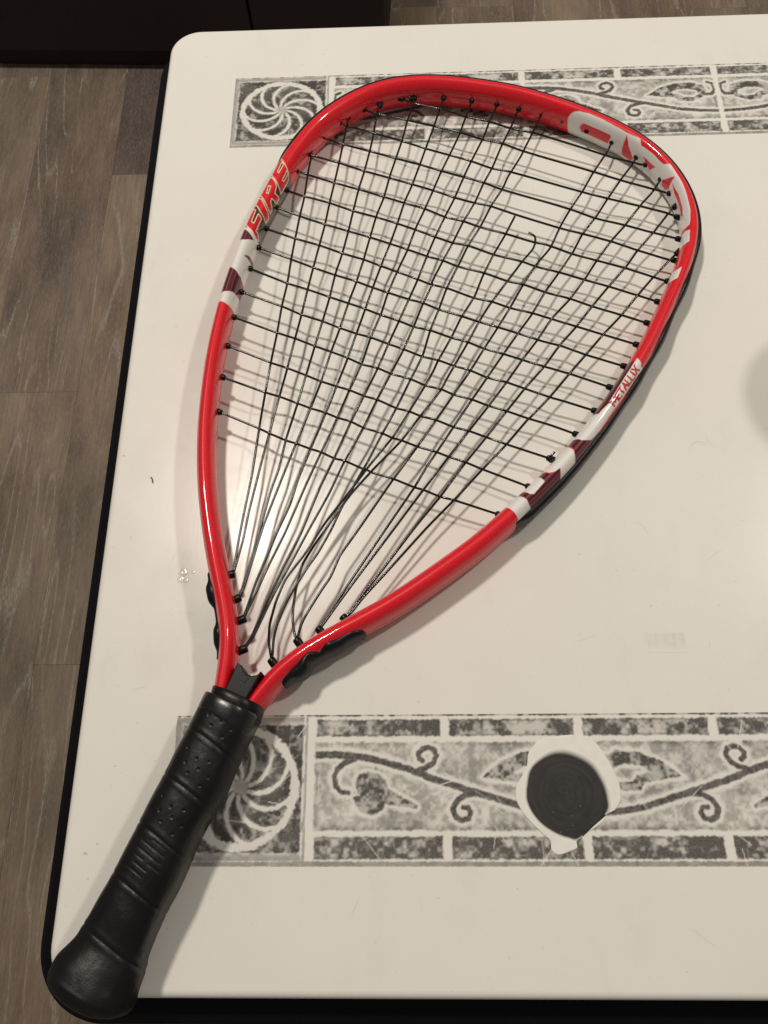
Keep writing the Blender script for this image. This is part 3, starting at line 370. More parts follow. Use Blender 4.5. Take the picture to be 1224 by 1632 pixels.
M_mug = plain('white_ceramic', (.75, .73, .70), .15)

def string_mat():
    t = NT('black_string')
    v = t.coord()
    t.set(Base_Color=(.008, .007, .004, 1), Specular_IOR_Level=.5)
    a = t.n('Attribute', attribute_name='twist')
    s = t.n('Math', operation='SINE'); t.l(a.outputs['Fac'], s.inputs[0])
    t.l(t.maprange(t.noise(v, 120, 3), .3, .7, .09, .20), t.b.inputs['Roughness'])
    t.bump(s.outputs[0], .045, .0002)
    return t.m
M_string = string_mat()

def paint_mat():
    t = NT('glossy_frame_paint')
    a = t.n('Attribute', attribute_name='paint')
    v = t.coord()
    flake = t.n('TexVoronoi'); flake.inputs['Scale'].default_value = 1500; t.l(v, flake.inputs['Vector'])
    k = t.n('HueSaturation'); t.l(a.outputs['Color'], k.inputs['Color'])
    t.l(t.maprange(flake.outputs['Distance'], .1, .8, 1.20, .84), k.inputs['Value'])
    sp = t.n('SeparateColor'); t.l(a.outputs['Color'], sp.inputs[0])
    df = t.n('Math', operation='SUBTRACT'); t.l(sp.outputs[0], df.inputs[0]); t.l(sp.outputs[1], df.inputs[1])
    t.l(t.mix(t.maprange(df.outputs[0], .2, .5, 0, 1), a.outputs['Color'], k.outputs['Color']), t.b.inputs['Base Color'])
    t.set(Roughness=.38, Coat_Weight=.7, Coat_Roughness=.05, Specular_IOR_Level=.25)
    t.bump(t.noise(v, 45, 3), .08, .0008)
    return t.m
M_paint = paint_mat()

def grip_mat():
    t = NT('black_grip_rubber')
    v = t.coord()
    n = t.noise(v, 60, 4)
    a = t.n('Attribute', attribute_name='pit')
    c = t.mix(n, (.0032, .003, .0034), (.0065, .006, .0064))
    c = t.mix(a.outputs['Fac'], c, (.002, .002, .002))
    t.l(c, t.b.inputs['Base Color'])
    t.l(t.maprange(t.noise(v, 35, 4), .3, .7, .34, .46), t.b.inputs['Roughness'])
    t.set(Specular_IOR_Level=.30)
    t.bump(t.noise(v, 1300, 2), .25, .00025)
    return t.m
M_grip = grip_mat()
M_band = plain('glossy_rubber', (.007, .0065, .007), .27, .1, 700, 0, .45)

def plank_mat():
    t = NT('weathered_vinyl_plank')
    info = t.n('ObjectInfo')
    c = t.n('TexCoord')
    add = t.n('VectorMath', operation='ADD')
    sc = t.n('VectorMath', operation='SCALE'); sc.inputs['Scale'].default_value = 40
    cmb = t.n('CombineXYZ')
    t.l(info.outputs['Random'], cmb.inputs['X']); t.l(info.outputs['Random'], cmb.inputs['Y']); t.l(info.outputs['Random'], cmb.inputs['Z'])
    t.l(cmb.outputs[0], sc.inputs[0]); t.l(c.outputs['Object'], add.inputs[0]); t.l(sc.outputs[0], add.inputs[1])
    def stretched(x, y):
        m = t.n('Mapping'); m.inputs['Scale'].default_value = (x, y, 1); t.l(add.outputs[0], m.inputs['Vector']); return m.outputs[0]
    fibre = t.noise(stretched(30, 1.6), 12, 6, .75)
    fine = t.noise(stretched(60, 9), 14, 4, .7)
    blot = t.noise(stretched(5, 1.5), 3.2, 5, .6)
    tone = t.noise(stretched(3, .7), 2.6, 3)
    # cathedral grain: contour lines of a long smooth field, broken up by finer noise
    field = t.n('TexNoise'); field.inputs['Scale'].default_value = 3.4; field.inputs['Detail'].default_value = 2.5
    field.inputs['Distortion'].default_value = .35; t.l(stretched(3.4, .42), field.inputs['Vector'])
    mul = t.n('Math', operation='MULTIPLY'); mul.inputs[1].default_value = 15; t.l(field.outputs['Fac'], mul.inputs[0])
    frac = t.n('Math', operation='PINGPONG'); frac.inputs[1].default_value = .5; t.l(mul.outputs[0], frac.inputs[0])
    line = t.maprange(frac.outputs[0], .0, .13, 1, 0)
    patch_ = t.maprange(t.noise(stretched(5, 1.2), 3, 3), .40, .56, 0, .9)
    brk = t.maprange(fine, .40, .62, .1, 1)
    v1 = t.n('Math', operation='MULTIPLY'); t.l(line, v1.inputs[0]); t.l(patch_, v1.inputs[1])
    v2 = t.n('Math', operation='MULTIPLY'); t.l(v1.outputs[0], v2.inputs[0]); t.l(brk, v2.inputs[1])
    col = t.mix(t.maprange(blot, .3, .7, 0, 1), (.56, .55, .57), (1.40, 1.36, 1.28))
    col = t.mix(t.maprange(tone, .35, .65, 0, 1), col, (1.0, .90, .84), 'MULTIPLY')
    col = t.mix(1.0, col, info.outputs['Color'], 'MULTIPLY')
    col = t.mix(t.maprange(fibre, .30, .60, .42, 0), col, (.060, .046, .037))
    col = t.mix(t.maprange(fine, .50, .74, 0, .60), col, (.36, .32, .27))
    col = t.mix(v2.outputs[0], col, (.44, .40, .35))
    t.l(col, t.b.inputs['Base Color'])
    t.l(t.maprange(fibre, .3, .7, .48, .62), t.b.inputs['Roughness'])
    t.set(Specular_IOR_Level=.35)
    t.bump(fibre, .25, .0006)
    return t.m
M_plank = plank_mat()
M_sub = plain('dark_underlay', (.02, .017, .015), .8)

def vcol_mat(name, rough):
    t = NT(name)
    a = t.n('Attribute', attribute_name='paint')
    t.l(a.outputs['Color'], t.b.inputs['Base Color'])
    v = t.coord()
    t.l(t.maprange(t.noise(v, 180, 4), .3, .7, rough-.06, rough+.08), t.b.inputs['Roughness'])
    t.bump(t.noise(v, 500, 3), .12, .0002)
    return t.m
M_paper = vcol_mat('printed_paper', .55)

# ------------------------------------------------------------------ floor of planks
ZF = -.60
v, f = box(-2.2, 2.4, -1.4, 2.9, ZF-.03, ZF-.006)
floor = tag(mesh('floor', v, f, M_sub, smooth=False), kind='structure')
PW = .1295
def plank(x0, y0, y1, tint):
    w, l = PW-.00015, y1-y0-.00015
    v, f = box(-w/2, w/2, -l/2, l/2, -.006, 0, .0003)
    o = mesh('plank', v, f, M_plank, floor, smooth=False)
    o.location = (x0+PW/2, (y0+y1)/2, ZF)
    o.color = (*tint, 1)
TINTS = [(.240, .190, .146), (.220, .180, .150), (.310, .240, .155), (.138, .108, .102), (.266, .216, .168), (.210, .164, .130)]
cols = {-5: [(-.95, -.16, 0), (-.16, .62, 4), (.62, 1.40, 1), (1.40, 2.2, 0)],
        -4: [(-1.0, -.54, 1), (-.54, .236, 0), (.236, 1.0115, 4), (1.0115, 1.80, 3), (1.80, 2.6, 1)],
        -3: [(-1.0, -.27, 5), (-.27, .504, 1), (.504, 1.28, 2), (1.28, 2.06, 4)]}
for k in range(-16, 18):
    if k in cols:
        rows = cols[k]
    else:
        y = -1.2+rng.random()*.7; rows = []
        while y < 2.6:
            rows.append((y, y+.7755, int(rng.integers(0, 6)))); y += .7755
    for y0, y1, q in rows: plank(.0553+PW*k, y0, y1, TINTS[q])

# ------------------------------------------------------------------ black cabinet behind the table
cab = root('cabinet', (-.75, 1.45, ZF), 'low black cabinet with a recessed base standing on the plank floor behind the white table', 'cabinet')
cab.rotation_euler = (0, 0, math.radians(-3.0))
def cabpart(name, x0, x1, y0, y1, z0, z1, b=.006):
    v, f = box(x0, x1, y0, y1, z0, z1, b)
    return mesh(name, v, f, M_leather, cab, smooth=False)
cabpart('body', .058, .733, -.178, .22, .036, .46, .012)
cabpart('front_panel', .056, .520, -.200, -.179, .037, .455, .006)
cabpart('front_panel', .5215, .731, -.200, -.179, .037, .455, .006)
cabpart('base', .074, .70, -.185, .20, 0, .0355, .004)

# ------------------------------------------------------------------ table
X0, X1, Y0, Y1 = -.1648, .834, -.0498, .5513
table = root('table', ((X0+X1)/2, (Y0+Y1)/2, ZF), 'low white laminate table with black edge moulding and grey printed tile borders', 'table')
TO = np.array(table.location)
R5 = .0035
prof = [(0, -R5)]+[(R5*(1-math.cos(a)), -R5+R5*math.sin(a)) for a in np.linspace(0, math.pi/2, 7)[1:]]
v, f = slab(rounded(X0, X1, Y0, Y1, .021, 12), prof, -.022)
mesh('table_top', v, f, M_top, table, off=TO)
P_ = .0135
prof = [(P_*.35, -.047), (P_*.08, -.043), (0, -.036), (0, -.027), (P_*.10, -.0215), (P_*.35, -.0185), (P_*.75, -.0178), (P_*1.5, -.0178)]
v, f = slab(rounded(X0-P_, X1+P_, Y0-P_, Y1+P_, .034, 12), prof, -.05, P_*.7)
mesh('edge_moulding', v, f, M_trim, table, off=TO)
for x in (X0+.05, X1-.05):
    for y in (Y0+.05, Y1-.05):
        v, f = box(x-.025, x+.025, y-.025, y+.025, ZF, -.0503, .006)
        mesh('leg', v, f, M_leg, table, off=TO, smooth=False)

# ------------------------------------------------------------------ printed tile borders
def spiral_top():    # curl above the vine
    return [(.78, .385), (.86, .362), (.905, .335), (.935, .285), (.915, .245), (.875, .228), (.83, .240), (.80, .270), (.805, .300), (.83, .318)]
def spiral_low():    # curl below the vine
    return [(1.22, .535), (1.14, .548), (1.085, .578), (1.045, .635), (1.065, .69), (1.11, .71), (1.155, .70), (1.172, .66), (1.155, .63), (1.12, .628)]
VINE = [(.02, .277), (.18, .275), (.37, .29), (.55, .328), (.72, .374), (.91, .44), (1.15, .51), (1.34, .5625), (1.58, .63), (1.8, .66), (2.02, .672)]
STEM = [(.33, .305), (.25, .328), (.20, .37), (.172, .425), (.185, .485), (.225, .525), (.28, .528)]
HEART = [(.33, .445), (.37, .405), (.44, .39), (.51, .41), (.555, .45), (.57, .505), (.66, .55), (.79, .615), (.78, .635), (.62, .615), (.55, .60), (.53, .645), (.46, .675), (.38, .66), (.33, .61), (.315, .56), (.355, .545), (.335, .50)]
LEAF = [(1.27, .43), (1.40, .33), (1.56, .265), (1.74, .255), (1.86, .30), (1.885, .385), (1.84, .47), (1.72, .525), (1.58, .52), (1.55, .47), (1.42, .45)]
HOLE = [(1.50, .40), (1.58, .355), (1.70, .345), (1.79, .38), (1.80, .44), (1.73, .47), (1.64, .46), (1.60, .42)]
TAIL = [(1.86, .43), (1.93, .43), (1.975, .37), (1.965, .29), (1.91, .26)]
MM = (64.0, 67.0)
def mm(p): return [(a*MM[0], b*MM[1]) for a, b in p]

def border_ink(u, v, first, wheel):
    """darkness of the printed border; u counts bricks from the first joint, v runs 0..1 towards the viewer"""
    x, y = u*MM[0], v*MM[1]
    rag = (vn(x/1.1, y/1.1, 1)-.5)+.7*(vn(x/2.8, y/2.8, 2)-.5)
    n1, n2, n3 = vn(x/1.25, y/1.25, 3), vn(x/2.7, y/2.7, 4), vn(x/10, y/10, 5)
    n4 = vn(x/4.6, y/4.6, 8)
    mott = .30*n1+.40*n2+.30*n4
    D = np.zeros(u.shape)
    def cell(u0, u1, v0, v1, soft=.45):
        d = np.minimum(np.minimum(x-u0*MM[0], u1*MM[0]-x), np.minimum(y-v0*MM[1], v1*MM[1]-y))
        return sst(-soft, soft, d+.55*rag)
    # edge strips
    D = np.maximum(D, cell(-1.04, 13.04, -.002, .012, .25)*(.35+.55*sst(.35, .6, n2)))
    D = np.maximum(D, cell(-1.04, 13.04, .968, 1.0, .3)*(.62+.2*(n2-.5)))
    k = np.floor(u)
    for v0, v1, base, lo in ((.034, .152, .90, .50), (.812, .955, .88, .58)):
        d = np.minimum(np.minimum(u-k, k+1-u)*MM[0]-2.2, np.minimum(y-v0*MM[1], v1*MM[1]-y))
        m = sst(-.5, .6, d+.7*rag)
        worn = sst(lo-.20, lo+.32, .30*n1+.45*n2+.25*n4+.40*(n3-.5))
        rim = 1-sst(.2, 1.6, d)
        D = np.maximum(D, m*np.clip(base+.05-.70*worn*(1-.5*rim), 0, 1))
    # scroll panels, two bricks long
    w = u-2*np.floor(u/2)
    par = (np.floor(u/2).astype(int)+first) % 2
    w = np.where(par == 1, 2-w, w)
    X, Y = w*MM[0], y
    d = np.minimum(np.minimum(w, 2-w)*MM[0]-1.6, np.minimum(y-.192*MM[1], .775*MM[1]-y))
    m = sst(-.6, .7, d+.8*rag)
    base = .58+.34*(n3-.5)-.42*sst(.28, .78, mott)
    edge = 1-sst(.3, 3.0, d)
    base = base+.18*edge
    dv, tv = seg_dist(X, Y, mm(VINE)); dv = dv-(1.75-.35*tv)
    for sp in (spiral_top(), spiral_low(), STEM, TAIL):
        q, tq = seg_dist(X, Y, mm(sp)); dv = np.minimum(dv, q-(1.35-.15*tq))
    dl = np.maximum(poly_sd(X, Y, mm(LEAF)), -poly_sd(X, Y, mm(HOLE)))
    dh = poly_sd(X, Y, mm(HEART))
    near = np.minimum(np.minimum(dv, dl), dh)
    halo = 1-sst(.7, 3.0, near+1.0*rag)
    base = base*(1-.92*halo)
    leafd = np.clip(.97-.58*sst(.34, .74, mott), 0, 1)
    base = np.where(True, base+(leafd-base)*sst(.7, -.7, np.minimum(dl, dh)+.7*rag), base)
    base = base+(1.0-.16*n1-base)*sst(.55, -.55, dv+.5*rag)
    D = np.where((u > 0) & (u < 12), np.maximum(D, m*np.clip(base, 0, 1)), D)
    # pinwheel tiles at both ends
    for c0, c1, sg in ((-1.04, -.03, wheel), (12.03, 13.04, -wheel)):
        cu = (c0+c1)/2+.012*(1 if c0 < 0 else -1)
        dx, dy = x-cu*MM[0], y-.49*MM[1]
        t = (u > c0) & (u < c1)
        bgd = .58+.25*(n2-.5)
        bgd = bgd*(1-.6*np.exp(-((np.maximum(abs(dx)/29.6, abs(dy)/28.6)-1)*22)**2)*sst(.3, .6, n2))
        sq = sst(.5, -.5, np.maximum(abs(dx)-29.2, abs(dy)-28.2)+rag)
        dark = .97-.46*sst(.44, .84, mott)+.16*(n3-.5)
        bgd = bgd+(dark-bgd)*sq
        r = np.hypot(dx, dy)+1e-6; th = np.arctan2(dy, dx)
        rr = 26.0+.12*np.cos(10*th+.6)
        white = 1-sst(1.3, 2.5, abs(r-rr)+1.0*rag+.8*(n2-.5))
        q93 = np.clip(.93*r/26, 0, .97)
        ph = (th-sg*np.arcsin(q93))*10/(2*np.pi)
        fr = abs(ph-np.round(ph))*2*np.pi/10*r/np.sqrt(1+q93**2/(1-q93**2))
        arm = (1-sst(.60, 1.45, fr+.60*rag))*(r < rr)
        soft = (1-sst(.6, 2.4, fr))*(r < rr)*.25
        inn = (1-sst(0, 4, r))*.5
        white = np.maximum(np.maximum(white, arm*np.where(r < 4, .6, 1)), soft)
        bgd = bgd*(1-.93*white)+.0*inn
        mt = sst(-.3, .4, np.minimum(np.minimum(x-c0*MM[0], c1*MM[0]-x), np.minimum(y-.014*MM[1], .965*MM[1]-y)))
        D = np.where(t, np.maximum(D*(1-mt), bgd*mt), D)
    # dashed white line just inside the pinwheel tile's border
        ln = (1-sst(.2, .7, abs(dx-29.8*(1 if c0 < 0 else -1))+.5*rag))*sst(.38, .55, n2+.1)
        D = np.where(t, D*(1-.8*ln), D)
    # scratches that lift the ink
    rs = np.random.default_rng(int(first)*7+3)
    for _ in range(210):
        a = rs.random(2)*(13*MM[0], MM[1])-(MM[0], 0)
        if a[0] > 4.5*MM[0]: continue
        ang = rs.normal(.9, .9); L = rs.uniform(3, 16)
        e = a+L*np.array([math.cos(ang), math.sin(ang)])
        s = (abs(x-a[0]) < 20)
        q, tq = seg_dist(x[s], y[s], [tuple(a), tuple(e)])
        D[s] *= 1-.75*rs.random()*sst(.34, .12, q)
    return np.clip(D, 0, 1)

def border(y_top, height, first, wheel, u0x):
    step = .00043
    xs = np.concatenate([np.arange(-.1163, .275, step), np.arange(.275, .786, .0022)])
    ys = np.linspace(0, 1, int(height/step))
    U, V = np.meshgrid((xs-u0x)/.064, ys, indexing='ij')
    ink = border_ink(U, V, first, wheel)
    XY = np.stack([np.broadcast_to(xs[:, None], U.shape), y_top-V*height, np.full(U.shape, .00008)], -1).reshape(-1, 3)
    F = grid_faces(len(xs), len(ys))[:, ::-1]
    uc = ((U[:-1, :-1]+U[1:, 1:])/2).ravel(); vc = ((V[:-1, :-1]+V[1:, 1:])/2).ravel()
    holder = link('printed_border', None, None, table)
    holder.location = Vector((0, 0, 0))-table.location
    ub = np.floor(uc).astype(int); us = np.floor(uc/2).astype(int)
    code = np.where(vc < .022, 1, np.where(vc < .170, 1000+ub, np.where(vc < .793, 2000+us, np.where(vc < .962, 3000+ub, 2))))
    code = np.where((uc < 0) & (code > 2), 4000, np.where((uc > 12) & (code > 2), 4001, code))
    for c in np.unique(code):
        ff = F[code == c]
        idx, inv = np.unique(ff, return_inverse=True)
        nm = 'border_line' if c < 3 else 'pinwheel_print' if c >= 4000 else 'scroll_print' if 1900 < c < 2900 else 'brick_print'
        mesh(nm, XY[idx], inv.reshape(ff.shape), M_print, holder, attrs={'ink': ink.ravel()[idx]})
border(.5025, .0626, 1, 1, -.0500)
border(.0720, .0685, 0, -1, -.0496)

# faint ghost of a bar code, a ring mark and other small marks on the laminate
def bilinear(q, s, t):
    q = np.array(q)
    return (q[0]*(1-s)+q[1]*s)*(1-t)+(q[3]*(1-s)+q[2]*s)*t
n, m = 150, 40
s_, t_ = np.meshgrid(np.linspace(0, 1, n), np.linspace(0, 1, m), indexing='ij')
bars = np.repeat(rng.random(50) > .45, 3)[:n]
ik = bars[:, None]*(.05+.10*vn(s_*9, t_*5, 7))*sst(0, .08, t_)*sst(1.0, .45+.45*0, t_*(.85+.3*vn(s_*6, t_*0, 3)))
ik = ik*(.4+.8*sst(.3, 1, s_))+.035*sst(0, .1, t_)*sst(1, .6, t_)
p = np.array([bilinear(BARCODE, a, b) for a, b in zip(s_.ravel(), t_.ravel())])
fl = link('faint_barcode', None, None, table); fl.location = Vector((0, 0, 0))-table.location
mesh('bar_code_ghost', np.hstack([p, np.full((len(p), 1), .00006)]), grid_faces(n, m)[:, ::-1], M_print, fl, attrs={'ink': ik})
c = catmull(MARKS['ring'], .0004)
d = np.gradient(c, axis=0); d /= np.linalg.norm(d, axis=1)[:, None]
nn = np.stack([-d[:, 1], d[:, 0]], 1)*.00035
row = np.stack([c-nn, c, c+nn], 1)
kk = np.sin(np.linspace(0, np.pi, len(c)))[:, None]*np.array([0, .22, 0])
mesh('ring_mark', np.concatenate([row, np.full((len(c), 3, 1), .00006)], -1), grid_faces(len(c), 3), M_print, fl, attrs={'ink': kk})
for (x, y), r in zip(MARKS['speck'], (.0010, .0006, .0011, .0007, .0007)):
    a = np.linspace(0, 2*np.pi, 14, endpoint=False)
    q = [(x, y, .00006)]+[(x+r*math.cos(t)*1.3, y+r*.7*math.sin(t), .00006) for t in a]
    mesh('speck', q, [[0, k+1, (k+1) % 14+1] for k in range(14)], M_print, fl, attrs={'ink': [.5]+[0]*14})
for (x, y), r in zip(MARKS['glue'], (.0024, .0013, .0019, .0010)):
    v, f = lathe([(r, 0), (r*.8, r*.035), (r*.45, r*.055), (r*.01, r*.03)], 14)
    v[:, 0] *= 1+.3*np.sin(v[:, 1]*4000)
    o = mesh('glue_drop', v, f, M_glue, fl); o.location = (x, y, .0001)

for (x, y), (dx, dy), w in (((.146, .1025), (.0012, .0055), .10), ((.187, .082), (-.0003, .0045), .07), ((.080, .1075), (.011, .003), .05), ((.152, .150), (.008, .005), .06), ((.118, .172), (.006, -.007), .05),
                            ((-.128, .150), (.004, .011), .07), ((-.120, .125), (.009, -.002), .06), ((-.140, .085), (.008, .0015), .06), ((.165, .215), (-.005, .008), .05), ((.03, .020), (.013, .002), .05), ((.12, -.022), (.010, -.006), .05), ((-.03, -.018), (.004, .009), .05)):
    k = np.linspace(0, 1, 12)[:, None]
    c = np.array([[x, y]])+k*np.array([[dx, dy]])+.0004*np.sin(k*5+x*900)
    d = np.array([-dy, dx])/math.hypot(dx, dy)*.00028
    row = np.stack([c-d, c, c+d], 1)
    mesh('hairline_scratch', np.concatenate([row, np.full((12, 3, 1), .00006)], -1), grid_faces(12, 3), M_print, fl, attrs={'ink': np.sin(k*np.pi)*np.array([0, w*2.2, 0])})
for q in range(26):
    x, y = rng.uniform(-.155, .22), rng.uniform(-.04, .53); rr_ = rng.uniform(.0003, .0006)
    a = np.linspace(0, 2*np.pi, 8, endpoint=False)
    mesh('speck', [(x, y, .00006)]+[(x+rr_*math.cos(t)*1.4, y+rr_*math.sin(t), .00006) for t in a], [[0, k+1, (k+1) % 8+1] for k in range(8)], M_print, fl, attrs={'ink': [rng.uniform(.15, .5)]+[0]*8})

# fibre lying on the table
p = catmull(MARKS['fibre'], .0004)
v, f = tube(np.hstack([p, np.full((len(p), 1), .0006)]), .00028, 6)
tag(mesh('lint_fibre', v, f, M_fibre), 'tiny dark fibre lying on the white table left of the racket', 'lint')

# ------------------------------------------------------------------ white paper patch with a black round print
def blob(pts, z, edge, name, parent, colour, n=220, rings=46):
    c = catmull(list(pts)+[pts[0]], .0003)[:-1]
    s = arc(np.vstack([c, c[:1]]))
    t = np.linspace(0, s[-1], n, endpoint=False)
    cc = np.vstack([c, c[:1]])
    o = np.stack([np.interp(t, s, cc[:, 0]), np.interp(t, s, cc[:, 1])], 1)
    ctr = o.mean(0)
    k = np.linspace(0.004, 1, rings)
    q = ctr+(o-ctr)[None]*k[:, None, None]
    zz = np.full((rings, n), z)
    v = np.concatenate([q, zz[..., None]], -1)
    v = np.concatenate([v, np.concatenate([o, np.full((n, 1), edge)], 1)[None]], 0)
    cols = colour(v.reshape(-1, 3), ctr, np.concatenate([np.repeat(k, n), np.ones(n)]))
    return mesh(name, v.reshape(-1, 3), grid_faces(rings+1, n, True), M_paper, parent, cols=cols)
pc = np.mean(PATCH, 0)
patch = root('paper_patch', (pc[0], pc[1], 0), 'torn white paper patch with a big black round print lying on the lower grey border', 'paper patch')
def white(v, c, k):
    n = vn(v[:, 0]*300, v[:, 1]*300, 2)
    return np.array([[.80, .775, .73]])*(.94+.08*n)[:, None]
def black(v, c, k):
    d = v[:, :2]-c
    r = np.hypot(d[:, 0], d[:, 1]); a = np.arctan2(d[:, 1], d[:, 0])
    ring = vn(r*900, a*1.5+9, 3)*.6+vn(r*2200, a*3+9, 5)*.4
    base = np.array([[.0085, .0075, .007]])*(.35+1.5*sst(.2, .8, ring))[:, None]
    soft = .04+.11*np.clip(np.cos(a-math.radians(50)), 0, 1)+.03*np.clip(np.cos(a-math.radians(125)), 0, 1)
    cut = np.clip(np.cos(a+math.radians(52)), 0, 1) > .93
    w = np.where(cut, 0, sst(1-soft, 1.0, k))
    spot = (vn(v[:, 0]*700, v[:, 1]*700, 9) > .985)*.25
    return base*(1-w)[:, None]+np.array([[.70, .675, .63]])*w[:, None]+spot[:, None]
blob(PATCH, .00022, .00009, 'torn_paper', patch, white).location = -patch.location
blob(DISC, .00028, .00023, 'round_print', patch, black, 300, 70).location = -patch.location

# ------------------------------------------------------------------ racket
GP = np.array(GRIP); CO = np.array(COLLAR)
butt = GP[-1].mean(0)
racket = root('racket', (butt[0], butt[1], 0), 'red racket with white graphics, snapped black strings and black wrapped grip on white table', 'racket')
RO = np.array(racket.location)
def rp(name, v, f, mat, parent=racket, **kw):
    o = mesh(name, v, f, mat, parent, **kw)
    if parent is racket: o.location = -racket.location
    return o

# frame tube with painted graphics
FB = .0106
cc, nn, ts, wa = frame_curve(.00042)
NP = 132
ph = np.linspace(-np.pi/2, 1.5*np.pi, NP, endpoint=False)
ctr = np.hstack([cc, plane_z(cc[:, 0:1])])
def tube_pt(w, b, phi, s_ctr=ctr, s_n=nn):
    x = (w*np.cos(phi)); z = b*np.sin(phi)
    return np.stack([s_ctr[:, 0:1]+s_n[:, 0:1]*x, s_ctr[:, 1:2]+s_n[:, 1:2]*x, s_ctr[:, 2:3]+z], -1)
v = tube_pt(wa[:, None], FB, ph[None])
COLOURS = {'red': (.74, .0070, .019), 'white': (.80, .77, .74), 'dark': (.085, .006, .010), 'letter': (.50, .010, .016), 'line': (.82, .73, .50), 'gap_shade': (.050, .018, .010)}
paint = np.empty((len(ts), NP, 3)); paint[:] = COLOURS['red']
ARC = .0083                                   # metres per radian round the tube
sx = ts[:, None]+0*ph[None]; sy = ARC*ph[None]+0*ts[:, None]
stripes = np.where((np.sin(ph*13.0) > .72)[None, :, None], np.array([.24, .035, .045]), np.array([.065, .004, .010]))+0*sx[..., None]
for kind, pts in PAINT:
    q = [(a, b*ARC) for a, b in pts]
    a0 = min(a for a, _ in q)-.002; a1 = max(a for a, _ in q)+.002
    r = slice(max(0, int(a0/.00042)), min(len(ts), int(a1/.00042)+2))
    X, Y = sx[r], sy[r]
    if kind in ('line', 'letter'):
        d, _ = seg_dist(X, Y, q+q[:1] if kind == 'line' else q)
        w = sst(.00052, .00022, d) if kind == 'line' else sst(.00080, .00040, d)
        paint[r] += (np.array(COLOURS[kind])-paint[r])*w[..., None]
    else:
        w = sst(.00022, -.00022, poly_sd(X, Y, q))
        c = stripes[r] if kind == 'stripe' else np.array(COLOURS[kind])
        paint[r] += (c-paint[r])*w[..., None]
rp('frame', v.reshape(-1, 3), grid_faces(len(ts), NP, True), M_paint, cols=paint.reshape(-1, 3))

# nylon strips that hug the outside of the frame
def strip(name, s0, s1, top, thick, low=-1.25, parent=racket, lip=0.0):
    i = np.arange(int(s0/.00042), int(s1/.00042), 2)
    u = (i-i[0])/(i[-1]-i[0])
    tp = top(u); th = thick(u)*sst(0, .02, u)*sst(1, .98, u)+.0002
    k = np.linspace(0, 1, 15)
    a = low+(tp[:, None]-low)*k[None]
    g = (sst(-.01, .10, k)*sst(1.01, .90, k))[None]
    out = []
    for w, b in (((wa[i][:, None]+th[:, None]*g), (FB+th[:, None]*g*.6)), ((wa[i][:, None]-.0012)+0*a, (FB-.0012)+0*a)):
        out.append(np.stack([ctr[i, 0:1]+nn[i, 0:1]*w*np.cos(a), ctr[i, 1:2]+nn[i, 1:2]*w*np.cos(a), ctr[i, 2:3]+b*np.sin(a)], -1))
    v = np.concatenate([out[0], out[1][:, ::-1]], 1)
    return rp(name, v.reshape(-1, 3), grid_faces(len(i), 30, True), M_bumper, parent)
def bump_top(u):
    t = .80+.36*sst(.0, .04, u)+.05*sst(.05, .15, u)
    t = t-.62*sst(.50, .64, u)
    return t+.10*np.sin(u*95)*sst(.55, .66, u)*sst(.86, .8, u)
def bump_thick(u):
    return .0011+.0005*sst(.50, .62, u)+.0004*np.sin(u*95)*sst(.58, .66, u)*sst(.88, .8, u)+.0006*sst(.88, .95, u)
strip('bumper_guard', SB[0], SB[1], bump_top, bump_thick)
def ears(u): return .0009+.0017*np.exp(-((u-.26)/.13)**4)+.0022*np.exp(-((u-.76)/.13)**4)
def ears_right(u): return .0012+.0008*np.exp(-((u-.32)/.10)**4)+.0026*np.exp(-((u-.76)/.10)**4)
strip('grommet_strip', SL[0], SL[1], lambda u: .35+.25*np.exp(-((u-.3)/.12)**2)+.15*np.exp(-((u-.78)/.1)**2), ears)
strip('grommet_strip', SR[0], SR[1], lambda u: .25+.95*np.sin(np.pi*u)**.45-.50*np.exp(-((u-.50)/.07)**2)+.12*np.sin(u*13+.8), ears_right)

# strings
def lift(pts):
    p = np.array(pts)
    return np.hstack([p, plane_z(p[:, 0:1])])
def crossing(a, b):
    """first intersection of two polylines as (position along a, position along b)"""
    a = np.array(a); b = np.array(b)
    da = np.diff(a, axis=0); db = np.diff(b, axis=0)
    den = da[:, None, 0]*db[None, :, 1]-da[:, None, 1]*db[None, :, 0]
    w = b[None, :-1]-a[:-1, None]
    s = (w[..., 0]*db[None, :, 1]-w[..., 1]*db[None, :, 0])/(den+1e-15)
    t = (w[..., 0]*da[:, None, 1]-w[..., 1]*da[:, None, 0])/(den+1e-15)
    ok = np.argwhere((s >= 0) & (s < 1) & (t >= 0) & (t < 1))
    if not len(ok): return None
    i, j = ok[0]
    return i+s[i, j], j+t[i, j]
SR_ = .00068
knots_m = [[] for _ in MAIN]; knots_c = [[] for _ in CROSS]
for i, m_ in enumerate(MAIN):
    for j, c_ in enumerate(CROSS):
        x = crossing(m_, c_)
        if x is None: continue
        sg = 1 if (i+j) % 2 else -1
        knots_m[i].append((x[0], .00058*sg)); knots_c[j].append((x[1], -.00058*sg))
